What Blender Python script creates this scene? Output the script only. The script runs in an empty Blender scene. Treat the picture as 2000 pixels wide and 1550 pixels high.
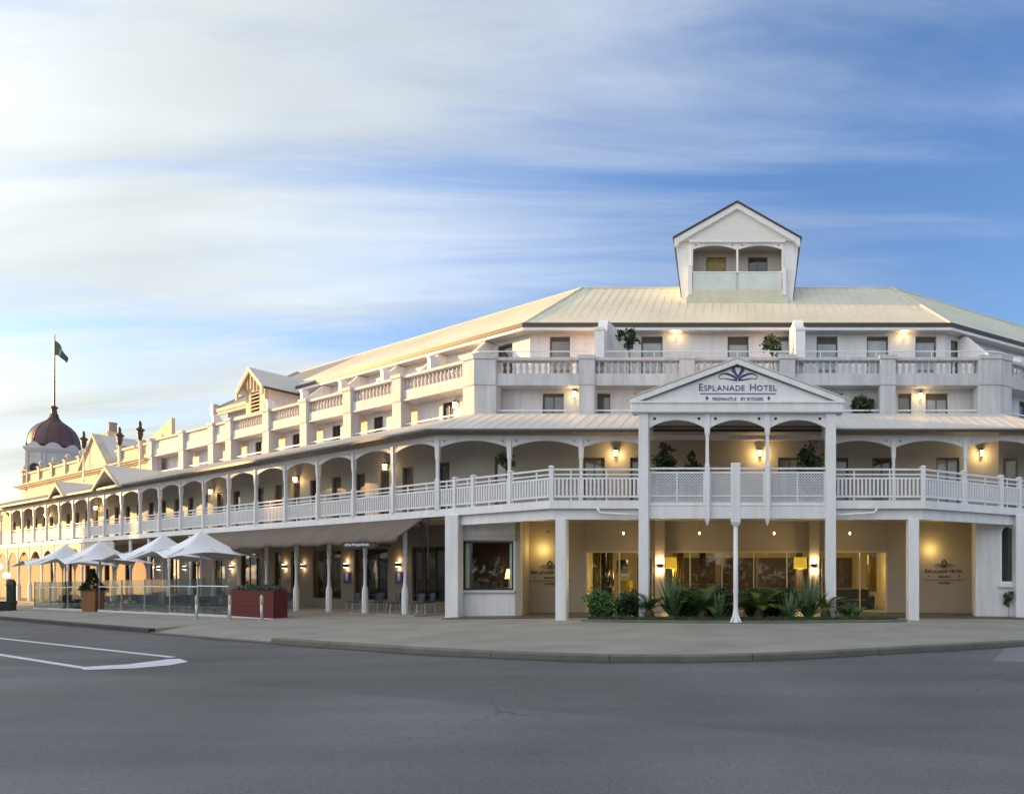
import bpy, bmesh, math, random
from mathutils import Vector, Matrix
from mathutils.geometry import tessellate_polygon

random.seed(7)
R = math.radians
SC = bpy.context.scene
COL = SC.collection

# ------------------------------------------------------------------ camera
cam_d = bpy.data.cameras.new('camera')
cam_d.sensor_width = 36.0
FPX = 1264.0                      # focal length in pixels of the 2000 px photograph
cam_d.lens = FPX / 2000 * 36
cam_d.shift_x = -0.22
cam_d.shift_y = 0.175
cam_d.clip_start = 0.1
cam_d.clip_end = 4000
cam = bpy.data.objects.new('camera', cam_d)
COL.objects.link(cam)
cam.location = (0, 0, 1.5)
cam.rotation_euler = (R(90), 0, 0)
SC.camera = cam

# ------------------------------------------------------------------ sun, sky, exposure
SUN_AZ, SUN_EL = 178.0, 9.0       # degrees, counter-clockwise from +X
sdir = Vector((math.cos(R(SUN_AZ)) * math.cos(R(SUN_EL)), math.sin(R(SUN_AZ)) * math.cos(R(SUN_EL)), math.sin(R(SUN_EL))))
sun_d = bpy.data.lights.new('sun', 'SUN')
sun_d.energy = 5.0
sun_d.angle = R(0.6)
sun_d.color = (1.0, 0.53, 0.17)
sun = bpy.data.objects.new('sun', sun_d)
COL.objects.link(sun)
sun.rotation_euler = (-sdir).to_track_quat('-Z', 'Y').to_euler()
sun.location = sdir * 200

world = bpy.data.worlds.new('World')
SC.world = world
world.use_nodes = True
wn, wl = world.node_tree.nodes, world.node_tree.links
wn.clear()


def N(nodes, t, **kw):
    n = nodes.new(t)
    for k, v in kw.items():
        if k.startswith('i_'):
            n.inputs[int(k[2:])].default_value = v
        else:
            setattr(n, k, v)
    return n


def build_sky():
    out = N(wn, 'ShaderNodeOutputWorld')
    bg = N(wn, 'ShaderNodeBackground')
    bg.inputs['Strength'].default_value = 0.12
    sky = N(wn, 'ShaderNodeTexSky')
    sky.sky_type = 'NISHITA'
    sky.sun_disc = False
    sky.sun_elevation = R(SUN_EL + 7)
    sky.sun_rotation = R(90 - SUN_AZ)
    sky.air_density = 1.0
    sky.dust_density = 0.6
    sky.ozone_density = 2.5
    tc = N(wn, 'ShaderNodeTexCoord')
    sep = N(wn, 'ShaderNodeSeparateXYZ')
    wl.new(tc.outputs['Generated'], sep.inputs[0])
    # cloud sheet: the direction met with a flat layer overhead
    zc = N(wn, 'ShaderNodeMath', operation='MAXIMUM', i_1=0.0)
    wl.new(sep.outputs['Z'], zc.inputs[0])
    zz = N(wn, 'ShaderNodeMath', operation='ADD', i_1=0.16)
    wl.new(zc.outputs[0], zz.inputs[0])
    px = N(wn, 'ShaderNodeMath', operation='DIVIDE')
    py = N(wn, 'ShaderNodeMath', operation='DIVIDE')
    wl.new(sep.outputs['X'], px.inputs[0]); wl.new(zz.outputs[0], px.inputs[1])
    wl.new(sep.outputs['Y'], py.inputs[0]); wl.new(zz.outputs[0], py.inputs[1])
    comb = N(wn, 'ShaderNodeCombineXYZ')
    wl.new(px.outputs[0], comb.inputs[0]); wl.new(py.outputs[0], comb.inputs[1])
    mp = N(wn, 'ShaderNodeMapping')
    mp.inputs['Rotation'].default_value = (0, 0, R(-16))
    mp.inputs['Scale'].default_value = (0.40, 1.7, 1)
    mp.inputs['Location'].default_value = (5.5, 14.2, 0)
    wl.new(comb.outputs[0], mp.inputs[0])
    n1 = N(wn, 'ShaderNodeTexNoise')
    n1.inputs['Scale'].default_value = 1.15
    n1.inputs['Detail'].default_value = 12
    n1.inputs['Roughness'].default_value = 0.60
    n1.inputs['Distortion'].default_value = 0.6
    wl.new(mp.outputs[0], n1.inputs['Vector'])
    # cloud thickens steadily from the clear far right of the view round to the left; behind, unseen, it is added to light the facade
    dp = N(wn, 'ShaderNodeVectorMath', operation='DOT_PRODUCT')
    dp.inputs[1].default_value = (-0.80, -0.60, 0.10)
    wl.new(tc.outputs['Generated'], dp.inputs[0])
    cov = N(wn, 'ShaderNodeMapRange')
    cov.inputs[1].default_value = -0.92; cov.inputs[2].default_value = 0.0
    cov.inputs[3].default_value = -0.14; cov.inputs[4].default_value = 0.17
    wl.new(dp.outputs['Value'], cov.inputs[0])
    ad = N(wn, 'ShaderNodeMath', operation='ADD')
    wl.new(n1.outputs['Fac'], ad.inputs[0]); wl.new(cov.outputs[0], ad.inputs[1])
    ramp = N(wn, 'ShaderNodeMapRange', interpolation_type='SMOOTHSTEP')
    ramp.inputs[1].default_value = 0.40; ramp.inputs[2].default_value = 0.72
    ramp.inputs[3].default_value = 0.0; ramp.inputs[4].default_value = 0.93
    wl.new(ad.outputs[0], ramp.inputs[0])
    cm = N(wn, 'ShaderNodeMapRange')
    cm.inputs[1].default_value = -0.95; cm.inputs[2].default_value = 1.0
    wl.new(dp.outputs['Value'], cm.inputs[0])
    cr = N(wn, 'ShaderNodeValToRGB')
    e = cr.color_ramp.elements
    e[0].position = 0.0; e[0].color = (0.20, 0.27, 0.40, 1)
    e[1].position = 1.0; e[1].color = (0.97, 0.98, 1.0, 1)  # bright end lies behind the view, raised to fill the facade
    k = cr.color_ramp.elements.new(0.36); k.color = (0.33, 0.37, 0.43, 1)
    k = cr.color_ramp.elements.new(0.56); k.color = (0.395, 0.415, 0.40, 1)
    wl.new(cm.outputs[0], cr.inputs[0])
    n2 = N(wn, 'ShaderNodeTexNoise')
    n2.inputs['Scale'].default_value = 2.1; n2.inputs['Detail'].default_value = 6; n2.inputs['Distortion'].default_value = 0.4
    wl.new(mp.outputs[0], n2.inputs['Vector'])
    vr = N(wn, 'ShaderNodeMapRange')
    vr.inputs[1].default_value = 0.3; vr.inputs[2].default_value = 0.7; vr.inputs[3].default_value = 0.74 * 9; vr.inputs[4].default_value = 1.10 * 9
    wl.new(n2.outputs['Fac'], vr.inputs[0])
    cc = N(wn, 'ShaderNodeVectorMath', operation='SCALE')
    # the low sky is creamier, seen through more air
    lo = N(wn, 'ShaderNodeMapRange')
    lo.inputs[1].default_value = 0.0; lo.inputs[2].default_value = 0.30
    wl.new(zc.outputs[0], lo.inputs[0])
    lc = N(wn, 'ShaderNodeMix', data_type='RGBA')
    lc.inputs[6].default_value = (1.03, 1.0, 0.88, 1); lc.inputs[7].default_value = (1, 1, 1, 1)
    wl.new(lo.outputs[0], lc.inputs[0])
    lm = N(wn, 'ShaderNodeMix', data_type='RGBA', blend_type='MULTIPLY')
    lm.inputs[0].default_value = 1.0
    wl.new(cr.outputs[0], lm.inputs[6]); wl.new(lc.outputs[2], lm.inputs[7])
    wl.new(lm.outputs[2], cc.inputs[0]); wl.new(vr.outputs[0], cc.inputs['Scale'])
    tint = N(wn, 'ShaderNodeMix', data_type='RGBA', blend_type='MULTIPLY')
    tint.inputs[0].default_value = 1.0
    te = N(wn, 'ShaderNodeMapRange')
    te.inputs[1].default_value = 0.05; te.inputs[2].default_value = 0.55
    wl.new(zc.outputs[0], te.inputs[0])
    tc2 = N(wn, 'ShaderNodeMix', data_type='RGBA')
    tc2.inputs[6].default_value = (0.94, 0.90, 0.92, 1); tc2.inputs[7].default_value = (0.80, 0.92, 1.10, 1)
    wl.new(te.outputs[0], tc2.inputs[0]); wl.new(tc2.outputs[2], tint.inputs[7])
    wl.new(sky.outputs[0], tint.inputs[6])
    mix = N(wn, 'ShaderNodeMix', data_type='RGBA')
    wl.new(ramp.outputs[0], mix.inputs[0])
    wl.new(tint.outputs[2], mix.inputs[6])
    wl.new(cc.outputs[0], mix.inputs[7])
    wl.new(mix.outputs[2], bg.inputs['Color'])
    wl.new(bg.outputs[0], out.inputs[0])


build_sky()
SC.view_settings.view_transform = 'Standard'
SC.view_settings.look = 'None'
SC.view_settings.exposure = 1.04
SC.view_settings.gamma = 1.0
SC.view_settings.use_curve_mapping = False

# ------------------------------------------------------------------ materials
M = {}


def mat(name, col, rough=0.6, var=0.08, scale=3.0, bump=0.0, bscale=40.0, metal=0.0, spec=0.5, emit=None, estr=0.0, extra=None, streak=0.0):
    m = bpy.data.materials.new(name)
    m.use_nodes = True
    nt = m.node_tree
    b = nt.nodes['Principled BSDF']
    b.inputs['Roughness'].default_value = rough
    b.inputs['Metallic'].default_value = metal
    b.inputs['Specular IOR Level'].default_value = spec
    tc = N(nt.nodes, 'ShaderNodeTexCoord')
    n = N(nt.nodes, 'ShaderNodeTexNoise')
    n.inputs['Scale'].default_value = scale
    n.inputs['Detail'].default_value = 6
    nt.links.new(tc.outputs['Object'], n.inputs['Vector'])
    r = N(nt.nodes, 'ShaderNodeMapRange')
    r.inputs[1].default_value = 0.3; r.inputs[2].default_value = 0.7
    r.inputs[3].default_value = 1 - var; r.inputs[4].default_value = 1 + var
    nt.links.new(n.outputs['Fac'], r.inputs[0])
    mx = N(nt.nodes, 'ShaderNodeMix', data_type='RGBA', blend_type='MULTIPLY')
    mx.inputs[0].default_value = 1.0
    mx.inputs[6].default_value = (*col, 1)
    nt.links.new(r.outputs[0], mx.inputs[7])
    nt.links.new(mx.outputs[2], b.inputs['Base Color'])
    if bump:
        n2 = N(nt.nodes, 'ShaderNodeTexNoise')
        n2.inputs['Scale'].default_value = bscale
        n2.inputs['Detail'].default_value = 4
        nt.links.new(tc.outputs['Object'], n2.inputs['Vector'])
        bp = N(nt.nodes, 'ShaderNodeBump')
        bp.inputs['Strength'].default_value = bump
        bp.inputs['Distance'].default_value = 0.02
        nt.links.new(n2.outputs['Fac'], bp.inputs['Height'])
        nt.links.new(bp.outputs[0], b.inputs['Normal'])
    if streak:
        # rain streaks and grime: noise drawn out down the wall
        mpn = N(nt.nodes, 'ShaderNodeMapping'); mpn.inputs['Scale'].default_value = (2.6, 2.6, 0.22)
        ns = N(nt.nodes, 'ShaderNodeTexNoise'); ns.inputs['Scale'].default_value = 1.6; ns.inputs['Detail'].default_value = 7; ns.inputs['Roughness'].default_value = 0.65
        nt.links.new(tc.outputs['Object'], mpn.inputs[0]); nt.links.new(mpn.outputs[0], ns.inputs['Vector'])
        rs = N(nt.nodes, 'ShaderNodeMapRange')
        rs.inputs[1].default_value = 0.36; rs.inputs[2].default_value = 0.60
        rs.inputs[3].default_value = 1 - streak; rs.inputs[4].default_value = 1.0
        nt.links.new(ns.outputs['Fac'], rs.inputs[0])
        ms = N(nt.nodes, 'ShaderNodeMix', data_type='RGBA', blend_type='MULTIPLY'); ms.inputs[0].default_value = 1.0
        nt.links.new(mx.outputs[2], ms.inputs[6]); nt.links.new(rs.outputs[0], ms.inputs[7])
        nt.links.new(ms.outputs[2], b.inputs['Base Color'])
    if emit:
        b.inputs['Emission Color'].default_value = (*emit, 1)
        b.inputs['Emission Strength'].default_value = estr
    M[name] = m
    if extra:
        extra(m, nt, b, tc)
    return m


def ribs(axis_scale, direction, depth, strength=0.5):
    """evenly spaced fine ribs / board joints as relief"""
    def f(m, nt, b, tc):
        w = N(nt.nodes, 'ShaderNodeTexWave', wave_type='BANDS', bands_direction=direction, wave_profile='SAW')
        w.inputs['Scale'].default_value = axis_scale
        w.inputs['Distortion'].default_value = 0.0
        nt.links.new(tc.outputs['Object'], w.inputs['Vector'])
        bp = N(nt.nodes, 'ShaderNodeBump')
        bp.inputs['Strength'].default_value = strength
        bp.inputs['Distance'].default_value = depth
        nt.links.new(w.outputs['Fac'], bp.inputs['Height'])
        nt.links.new(bp.outputs[0], b.inputs['Normal'])
    return f


mat('white_paint', (0.82, 0.82, 0.84), 0.5, 0.04, 1.2, 0.05, 60, streak=0.10)
mat('render_white', (0.78, 0.77, 0.80), 0.75, 0.06, 0.8, 0.12, 90, streak=0.14)
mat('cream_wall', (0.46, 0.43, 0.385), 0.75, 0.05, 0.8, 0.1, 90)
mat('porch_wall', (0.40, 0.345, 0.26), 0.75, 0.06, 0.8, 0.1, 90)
mat('weatherboard', (0.78, 0.77, 0.80), 0.55, 0.03, 1.0, extra=ribs(0.95, 'Z', 0.03, 0.6), streak=0.1)
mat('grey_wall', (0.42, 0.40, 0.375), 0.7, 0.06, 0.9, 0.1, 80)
mat('parapet_stone', (0.60, 0.60, 0.625), 0.8, 0.08, 1.1, 0.2, 50, streak=0.2)
mat('old_render', (0.60, 0.53, 0.42), 0.8, 0.1, 0.7, 0.2, 50, streak=0.2)
mat('cream_roof', (0.64, 0.62, 0.49), 0.55, 0.08, 0.4, 0.04, 30, streak=0.1)
mat('grey_roof', (0.17, 0.18, 0.18), 0.55, 0.1, 0.5, 0.05, 30)
mat('verandah_roof', (0.60, 0.58, 0.54), 0.55, 0.05, 0.5, 0.04, 30)
mat('gutter_dark', (0.055, 0.045, 0.03), 0.5, 0.1)
mat('soffit', (0.62, 0.60, 0.58), 0.7, 0.05)
mat('deck_wood', (0.22, 0.17, 0.13), 0.7, 0.15, 4)
mat('brown_frame', (0.13, 0.105, 0.075), 0.5, 0.12, 3)
mat('dark_frame', (0.02, 0.022, 0.022), 0.4, 0.1, 3)
mat('shutter', (0.10, 0.095, 0.085), 0.6, 0.12, 2)
mat('asphalt', (0.138, 0.133, 0.130), 0.85, 0.1, 0.35, 0.5, 160)
mat('concrete', (0.285, 0.265, 0.222), 0.85, 0.16, 0.6, 0.25, 70)
mat('kerb_stone', (0.15, 0.145, 0.12), 0.85, 0.18, 1.5, 0.3, 60)
mat('road_paint', (0.62, 0.63, 0.66), 0.7, 0.08, 2.5, 0.3, 120)
mat('porch_tile', (0.10, 0.085, 0.07), 0.5, 0.15, 1.5)
mat('maroon', (0.095, 0.045, 0.042), 0.45, 0.12, 0.8)
mat('iron_dark', (0.03, 0.032, 0.035), 0.45, 0.15, 5)
mat('flag_green', (0.065, 0.11, 0.095), 0.8, 0.15, 3)
mat('canvas', (0.155, 0.12, 0.095), 0.9, 0.12, 1.2, 0.15, 12)
mat('umbrella_white', (0.83, 0.84, 0.88), 0.8, 0.03, 1.0, 0.05, 20)
mat('metal', (0.55, 0.55, 0.56), 0.35, 0.06, 4, metal=0.8)
mat('steel_pole', (0.62, 0.62, 0.62), 0.4, 0.05, 4, metal=0.4)
mat('red_timber', (0.115, 0.018, 0.016), 0.9, 0.12, 2.0, 0.1, 30)
mat('brown_timber', (0.24, 0.10, 0.035), 0.55, 0.15, 2.0, 0.1, 30)
mat('chair_blue', (0.035, 0.045, 0.065), 0.55, 0.15, 4)
mat('chair_grey', (0.05, 0.055, 0.06), 0.6, 0.15, 4)
mat('table_dark', (0.06, 0.045, 0.04), 0.45, 0.15, 4)
mat('leaf', (0.075, 0.150, 0.042), 0.5, 0.4, 2.5)
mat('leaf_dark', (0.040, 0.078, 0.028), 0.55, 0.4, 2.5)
mat('leaf_blue', (0.10, 0.17, 0.095), 0.5, 0.3, 2.0)
mat('leaf_yellow', (0.11, 0.17, 0.03), 0.5, 0.35, 2.0)
mat('leaf_grey', (0.085, 0.12, 0.08), 0.6, 0.3, 2.0)
mat('soil', (0.05, 0.04, 0.03), 0.95, 0.2, 4, 0.4, 40)
mat('grass', (0.06, 0.10, 0.025), 0.8, 0.35, 5)
mat('bark', (0.09, 0.065, 0.045), 0.85, 0.25, 6)
mat('terracotta', (0.30, 0.22, 0.17), 0.8, 0.15, 4)
mat('sign_blue', (0.03, 0.05, 0.16), 0.5, 0.06)
mat('sign_brown', (0.05, 0.03, 0.028), 0.5, 0.1)
mat('poster_blue', (0.035, 0.025, 0.17), 0.5, 0.3, 7)
mat('lattice', (0.62, 0.63, 0.66), 0.6, 0.04)
mat('lobby_wall', (0.50, 0.40, 0.22), 0.7, 0.05)
mat('lobby_floor', (0.12, 0.10, 0.08), 0.3, 0.1)
mat('wood_dark', (0.05, 0.025, 0.015), 0.5, 0.25, 2)
mat('curtain_yellow', (0.45, 0.31, 0.02), 0.8, 0.15, 3)
mat('yellow_fabric', (0.62, 0.43, 0.02), 0.7, 0.08, 3)
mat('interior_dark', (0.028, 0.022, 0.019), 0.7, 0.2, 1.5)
mat('plinth_white', (0.55, 0.55, 0.57), 0.8, 0.08)
mat('bin_green', (0.01, 0.035, 0.03), 0.5, 0.15)
mat('skin', (0.42, 0.25, 0.18), 0.6, 0.05)
mat('hair', (0.012, 0.010, 0.010), 0.6, 0.2)
mat('jacket', (0.025, 0.022, 0.024), 0.8, 0.2)
mat('shirt', (0.6, 0.6, 0.62), 0.8, 0.05)
mat('lamp_glow', (0.9, 0.8, 0.55), 0.5, 0.02, emit=(1.0, 0.78, 0.38), estr=3.2)
mat('lamp_white', (0.9, 0.88, 0.8), 0.5, 0.02, emit=(1.0, 0.86, 0.6), estr=5.0)
mat('shade_lit', (0.7, 0.5, 0.1), 0.7, 0.05, emit=(1.0, 0.55, 0.04), estr=0.35)
mat('screen_blue', (0.02, 0.02, 0.2), 0.4, 0.3, 9, emit=(0.02, 0.03, 0.5), estr=0.5)


def glass_mats():
    # clear pane: mostly see-through, with the mirror of a real sheet
    for nm, tint, ior in (('glass_clear', (0.86, 0.9, 0.88), 1.5), ('glass_green', (0.80, 0.87, 0.85), 1.45)):
        m = bpy.data.materials.new(nm); m.use_nodes = True
        nt = m.node_tree; nt.nodes.clear()
        o = N(nt.nodes, 'ShaderNodeOutputMaterial')
        t = N(nt.nodes, 'ShaderNodeBsdfTransparent'); t.inputs[0].default_value = (*tint, 1)
        g = N(nt.nodes, 'ShaderNodeBsdfGlossy'); g.inputs['Roughness'].default_value = 0.02
        tcn = N(nt.nodes, 'ShaderNodeTexCoord')
        nz = N(nt.nodes, 'ShaderNodeTexNoise'); nz.inputs['Scale'].default_value = 0.8
        bp = N(nt.nodes, 'ShaderNodeBump'); bp.inputs['Strength'].default_value = 0.025; bp.inputs['Distance'].default_value = 0.1
        nt.links.new(tcn.outputs['Object'], nz.inputs['Vector']); nt.links.new(nz.outputs['Fac'], bp.inputs['Height'])
        nt.links.new(bp.outputs[0], g.inputs['Normal'])
        f = N(nt.nodes, 'ShaderNodeFresnel')
        ge = N(nt.nodes, 'ShaderNodeNewGeometry')          # thin sheet: both faces mirror alike
        mr = N(nt.nodes, 'ShaderNodeMapRange'); mr.inputs[3].default_value = ior; mr.inputs[4].default_value = 1 / ior
        nt.links.new(ge.outputs['Backfacing'], mr.inputs[0]); nt.links.new(mr.outputs[0], f.inputs[0])
        x = N(nt.nodes, 'ShaderNodeMixShader')
        nt.links.new(f.outputs[0], x.inputs[0]); nt.links.new(t.outputs[0], x.inputs[1]); nt.links.new(g.outputs[0], x.inputs[2])
        nt.links.new(x.outputs[0], o.inputs[0])
        M[nm] = m
    # upper-floor panes: opaque, glossy; the palest has sky reflection put into its colour
    for nm, c in (('pane_sky_tint', (0.31, 0.37, 0.43)), ('pane_dark', (0.035, 0.04, 0.042)), ('pane_mid', (0.13, 0.14, 0.14))):
        m = mat(nm, c, 0.06, 0.25, 1.2)
        m.node_tree.nodes['Principled BSDF'].inputs['IOR'].default_value = 1.75


glass_mats()
mat('lamp_glow_soft', (0.8, 0.6, 0.3), 0.6, 0.03, emit=(1.0, 0.62, 0.22), estr=1.2)
mat('bollard_band', (0.55, 0.50, 0.33), 0.35, 0.05, 4)


def asphalt_detail():
    """old and new asphalt sheets, seams and wheel polish as colour only"""
    m = M['asphalt']; nt = m.node_tree
    b = nt.nodes['Principled BSDF']
    geo = N(nt.nodes, 'ShaderNodeNewGeometry')
    sp = N(nt.nodes, 'ShaderNodeSeparateXYZ')
    nt.links.new(geo.outputs['Position'], sp.inputs[0])
    # seam: 0.52*x + y = 7.3 running across the junction
    a = N(nt.nodes, 'ShaderNodeMath', operation='MULTIPLY_ADD', i_1=0.42)
    nt.links.new(sp.outputs['X'], a.inputs[0]); nt.links.new(sp.outputs['Y'], a.inputs[2])
    nz = N(nt.nodes, 'ShaderNodeTexNoise'); nz.inputs['Scale'].default_value = 0.9; nz.inputs['Detail'].default_value = 3
    nt.links.new(geo.outputs['Position'], nz.inputs['Vector'])
    a2 = N(nt.nodes, 'ShaderNodeMath', operation='MULTIPLY_ADD', i_1=0.35)
    nt.links.new(nz.outputs['Fac'], a2.inputs[0]); nt.links.new(a.outputs[0], a2.inputs[2])
    r = N(nt.nodes, 'ShaderNodeMapRange')
    r.inputs[1].default_value = 6.9; r.inputs[2].default_value = 7.05; r.inputs[3].default_value = 1.1; r.inputs[4].default_value = 0.92
    nt.links.new(a2.outputs[0], r.inputs[0])
    # broad worn patches
    n3 = N(nt.nodes, 'ShaderNodeTexNoise'); n3.inputs['Scale'].default_value = 0.16; n3.inputs['Detail'].default_value = 5
    nt.links.new(geo.outputs['Position'], n3.inputs['Vector'])
    r3 = N(nt.nodes, 'ShaderNodeMapRange')
    r3.inputs[1].default_value = 0.35; r3.inputs[2].default_value = 0.65; r3.inputs[3].default_value = 0.80; r3.inputs[4].default_value = 1.2
    nt.links.new(n3.outputs['Fac'], r3.inputs[0])
    mm = N(nt.nodes, 'ShaderNodeMath', operation='MULTIPLY')
    nt.links.new(r.outputs[0], mm.inputs[0]); nt.links.new(r3.outputs[0], mm.inputs[1])
    # fine aggregate
    n4 = N(nt.nodes, 'ShaderNodeTexNoise'); n4.inputs['Scale'].default_value = 55; n4.inputs['Detail'].default_value = 3
    nt.links.new(geo.outputs['Position'], n4.inputs['Vector'])
    r4 = N(nt.nodes, 'ShaderNodeMapRange')
    r4.inputs[1].default_value = 0.3; r4.inputs[2].default_value = 0.7; r4.inputs[3].default_value = 0.75; r4.inputs[4].default_value = 1.25
    nt.links.new(n4.outputs['Fac'], r4.inputs[0])
    m2 = N(nt.nodes, 'ShaderNodeMath', operation='MULTIPLY')
    nt.links.new(mm.outputs[0], m2.inputs[0]); nt.links.new(r4.outputs[0], m2.inputs[1])
    # hairline cracks, broken up, and darker oil and tyre marks
    nd = N(nt.nodes, 'ShaderNodeTexNoise'); nd.inputs['Scale'].default_value = 1.4; nd.inputs['Detail'].default_value = 5
    nt.links.new(geo.outputs['Position'], nd.inputs['Vector'])
    vm = N(nt.nodes, 'ShaderNodeVectorMath', operation='MULTIPLY_ADD'); vm.inputs[1].default_value = (1.1, 1.1, 0)
    nt.links.new(nd.outputs['Color'], vm.inputs[0]); nt.links.new(geo.outputs['Position'], vm.inputs[2])
    vo = N(nt.nodes, 'ShaderNodeTexVoronoi', feature='DISTANCE_TO_EDGE'); vo.inputs['Scale'].default_value = 0.21
    nt.links.new(vm.outputs[0], vo.inputs['Vector'])
    rc = N(nt.nodes, 'ShaderNodeMapRange'); rc.inputs[1].default_value = 0.001; rc.inputs[2].default_value = 0.0045; rc.inputs[3].default_value = 0.62; rc.inputs[4].default_value = 1.0
    nt.links.new(vo.outputs['Distance'], rc.inputs[0])
    nk = N(nt.nodes, 'ShaderNodeTexNoise'); nk.inputs['Scale'].default_value = 0.33
    nt.links.new(geo.outputs['Position'], nk.inputs['Vector'])
    rk = N(nt.nodes, 'ShaderNodeMapRange'); rk.inputs[1].default_value = 0.50; rk.inputs[2].default_value = 0.60
    nt.links.new(nk.outputs['Fac'], rk.inputs[0])
    lk = N(nt.nodes, 'ShaderNodeMix', data_type='FLOAT'); lk.inputs[2].default_value = 1.0
    nt.links.new(rk.outputs[0], lk.inputs[0]); nt.links.new(rc.outputs[0], lk.inputs[3])
    mt = N(nt.nodes, 'ShaderNodeMapping'); mt.inputs['Rotation'].default_value = (0, 0, R(-24)); mt.inputs['Scale'].default_value = (0.07, 0.9, 1)
    nt.links.new(geo.outputs['Position'], mt.inputs[0])
    nw = N(nt.nodes, 'ShaderNodeTexNoise'); nw.inputs['Scale'].default_value = 1.0; nw.inputs['Detail'].default_value = 4
    nt.links.new(mt.outputs[0], nw.inputs['Vector'])
    rw = N(nt.nodes, 'ShaderNodeMapRange'); rw.inputs[1].default_value = 0.35; rw.inputs[2].default_value = 0.65; rw.inputs[3].default_value = 0.86; rw.inputs[4].default_value = 1.1
    nt.links.new(nw.outputs['Fac'], rw.inputs[0])
    m3 = N(nt.nodes, 'ShaderNodeMath', operation='MULTIPLY')
    nt.links.new(m2.outputs[0], m3.inputs[0]); nt.links.new(lk.outputs[0], m3.inputs[1])
    m4 = N(nt.nodes, 'ShaderNodeMath', operation='MULTIPLY')
    nt.links.new(m3.outputs[0], m4.inputs[0]); nt.links.new(rw.outputs[0], m4.inputs[1])
    m2 = m4
    base = b.inputs['Base Color'].links[0].from_socket
    mx = N(nt.nodes, 'ShaderNodeMix', data_type='RGBA', blend_type='MULTIPLY'); mx.inputs[0].default_value = 1
    nt.links.new(base, mx.inputs[6]); nt.links.new(m2.outputs[0], mx.inputs[7])
    nt.links.new(mx.outputs[2], b.inputs['Base Color'])


asphalt_detail()

# ------------------------------------------------------------------ helpers


class Fr:
    """a facade frame: s runs along the wall, b goes into the building, h is height"""
    def __init__(self, o, a, n):
        self.o, self.a, self.n = o, a, n
        self.ang = math.atan2(a[1], a[0])

    def pt(self, s, b, h):
        return Vector((self.o[0] + self.a[0] * s + self.n[0] * b, self.o[1] + self.a[1] * s + self.n[1] * b, h))


C30, S30, T15 = math.cos(R(30)), math.sin(R(30)), math.tan(R(15))
PX, PY = 11.84, 25.58            # corner of the verandah post line
DX, DY = 6.505, 22.5             # corner of the projecting deck
FRONT = Fr((0, PY), (1, 0), (0, 1))
LEFT = Fr((-PX, PY), (-C30, S30), (S30, C30))
RIGHT = Fr((PX, PY), (C30, S30), (-S30, C30))
WORLD = Fr((0, 0), (1, 0), (0, 1))
TL, TR = 70.0, 16.0              # how far the wings are built


def gz(x):
    return -0.013 * max(0.0, min(abs(x), 44.0) - 4.0)


def at(px, Z, py=None):
    """pixel of the photograph met with a frontal plane at distance Z"""
    x = (px - 1440) / FPX * Z
    return x if py is None else (x, 1.5 + (1125 - py) / FPX * Z)


def ground(px, py, lift=0.0):
    """where the pixel meets the pavement"""
    Z = 20.0
    for _ in range(40):
        x = (px - 1440) / FPX * Z
        Z = (1.5 - gz(x) - lift) * FPX / (py - 1125)
    return Vector((x, Z, gz(x) + lift))


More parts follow.
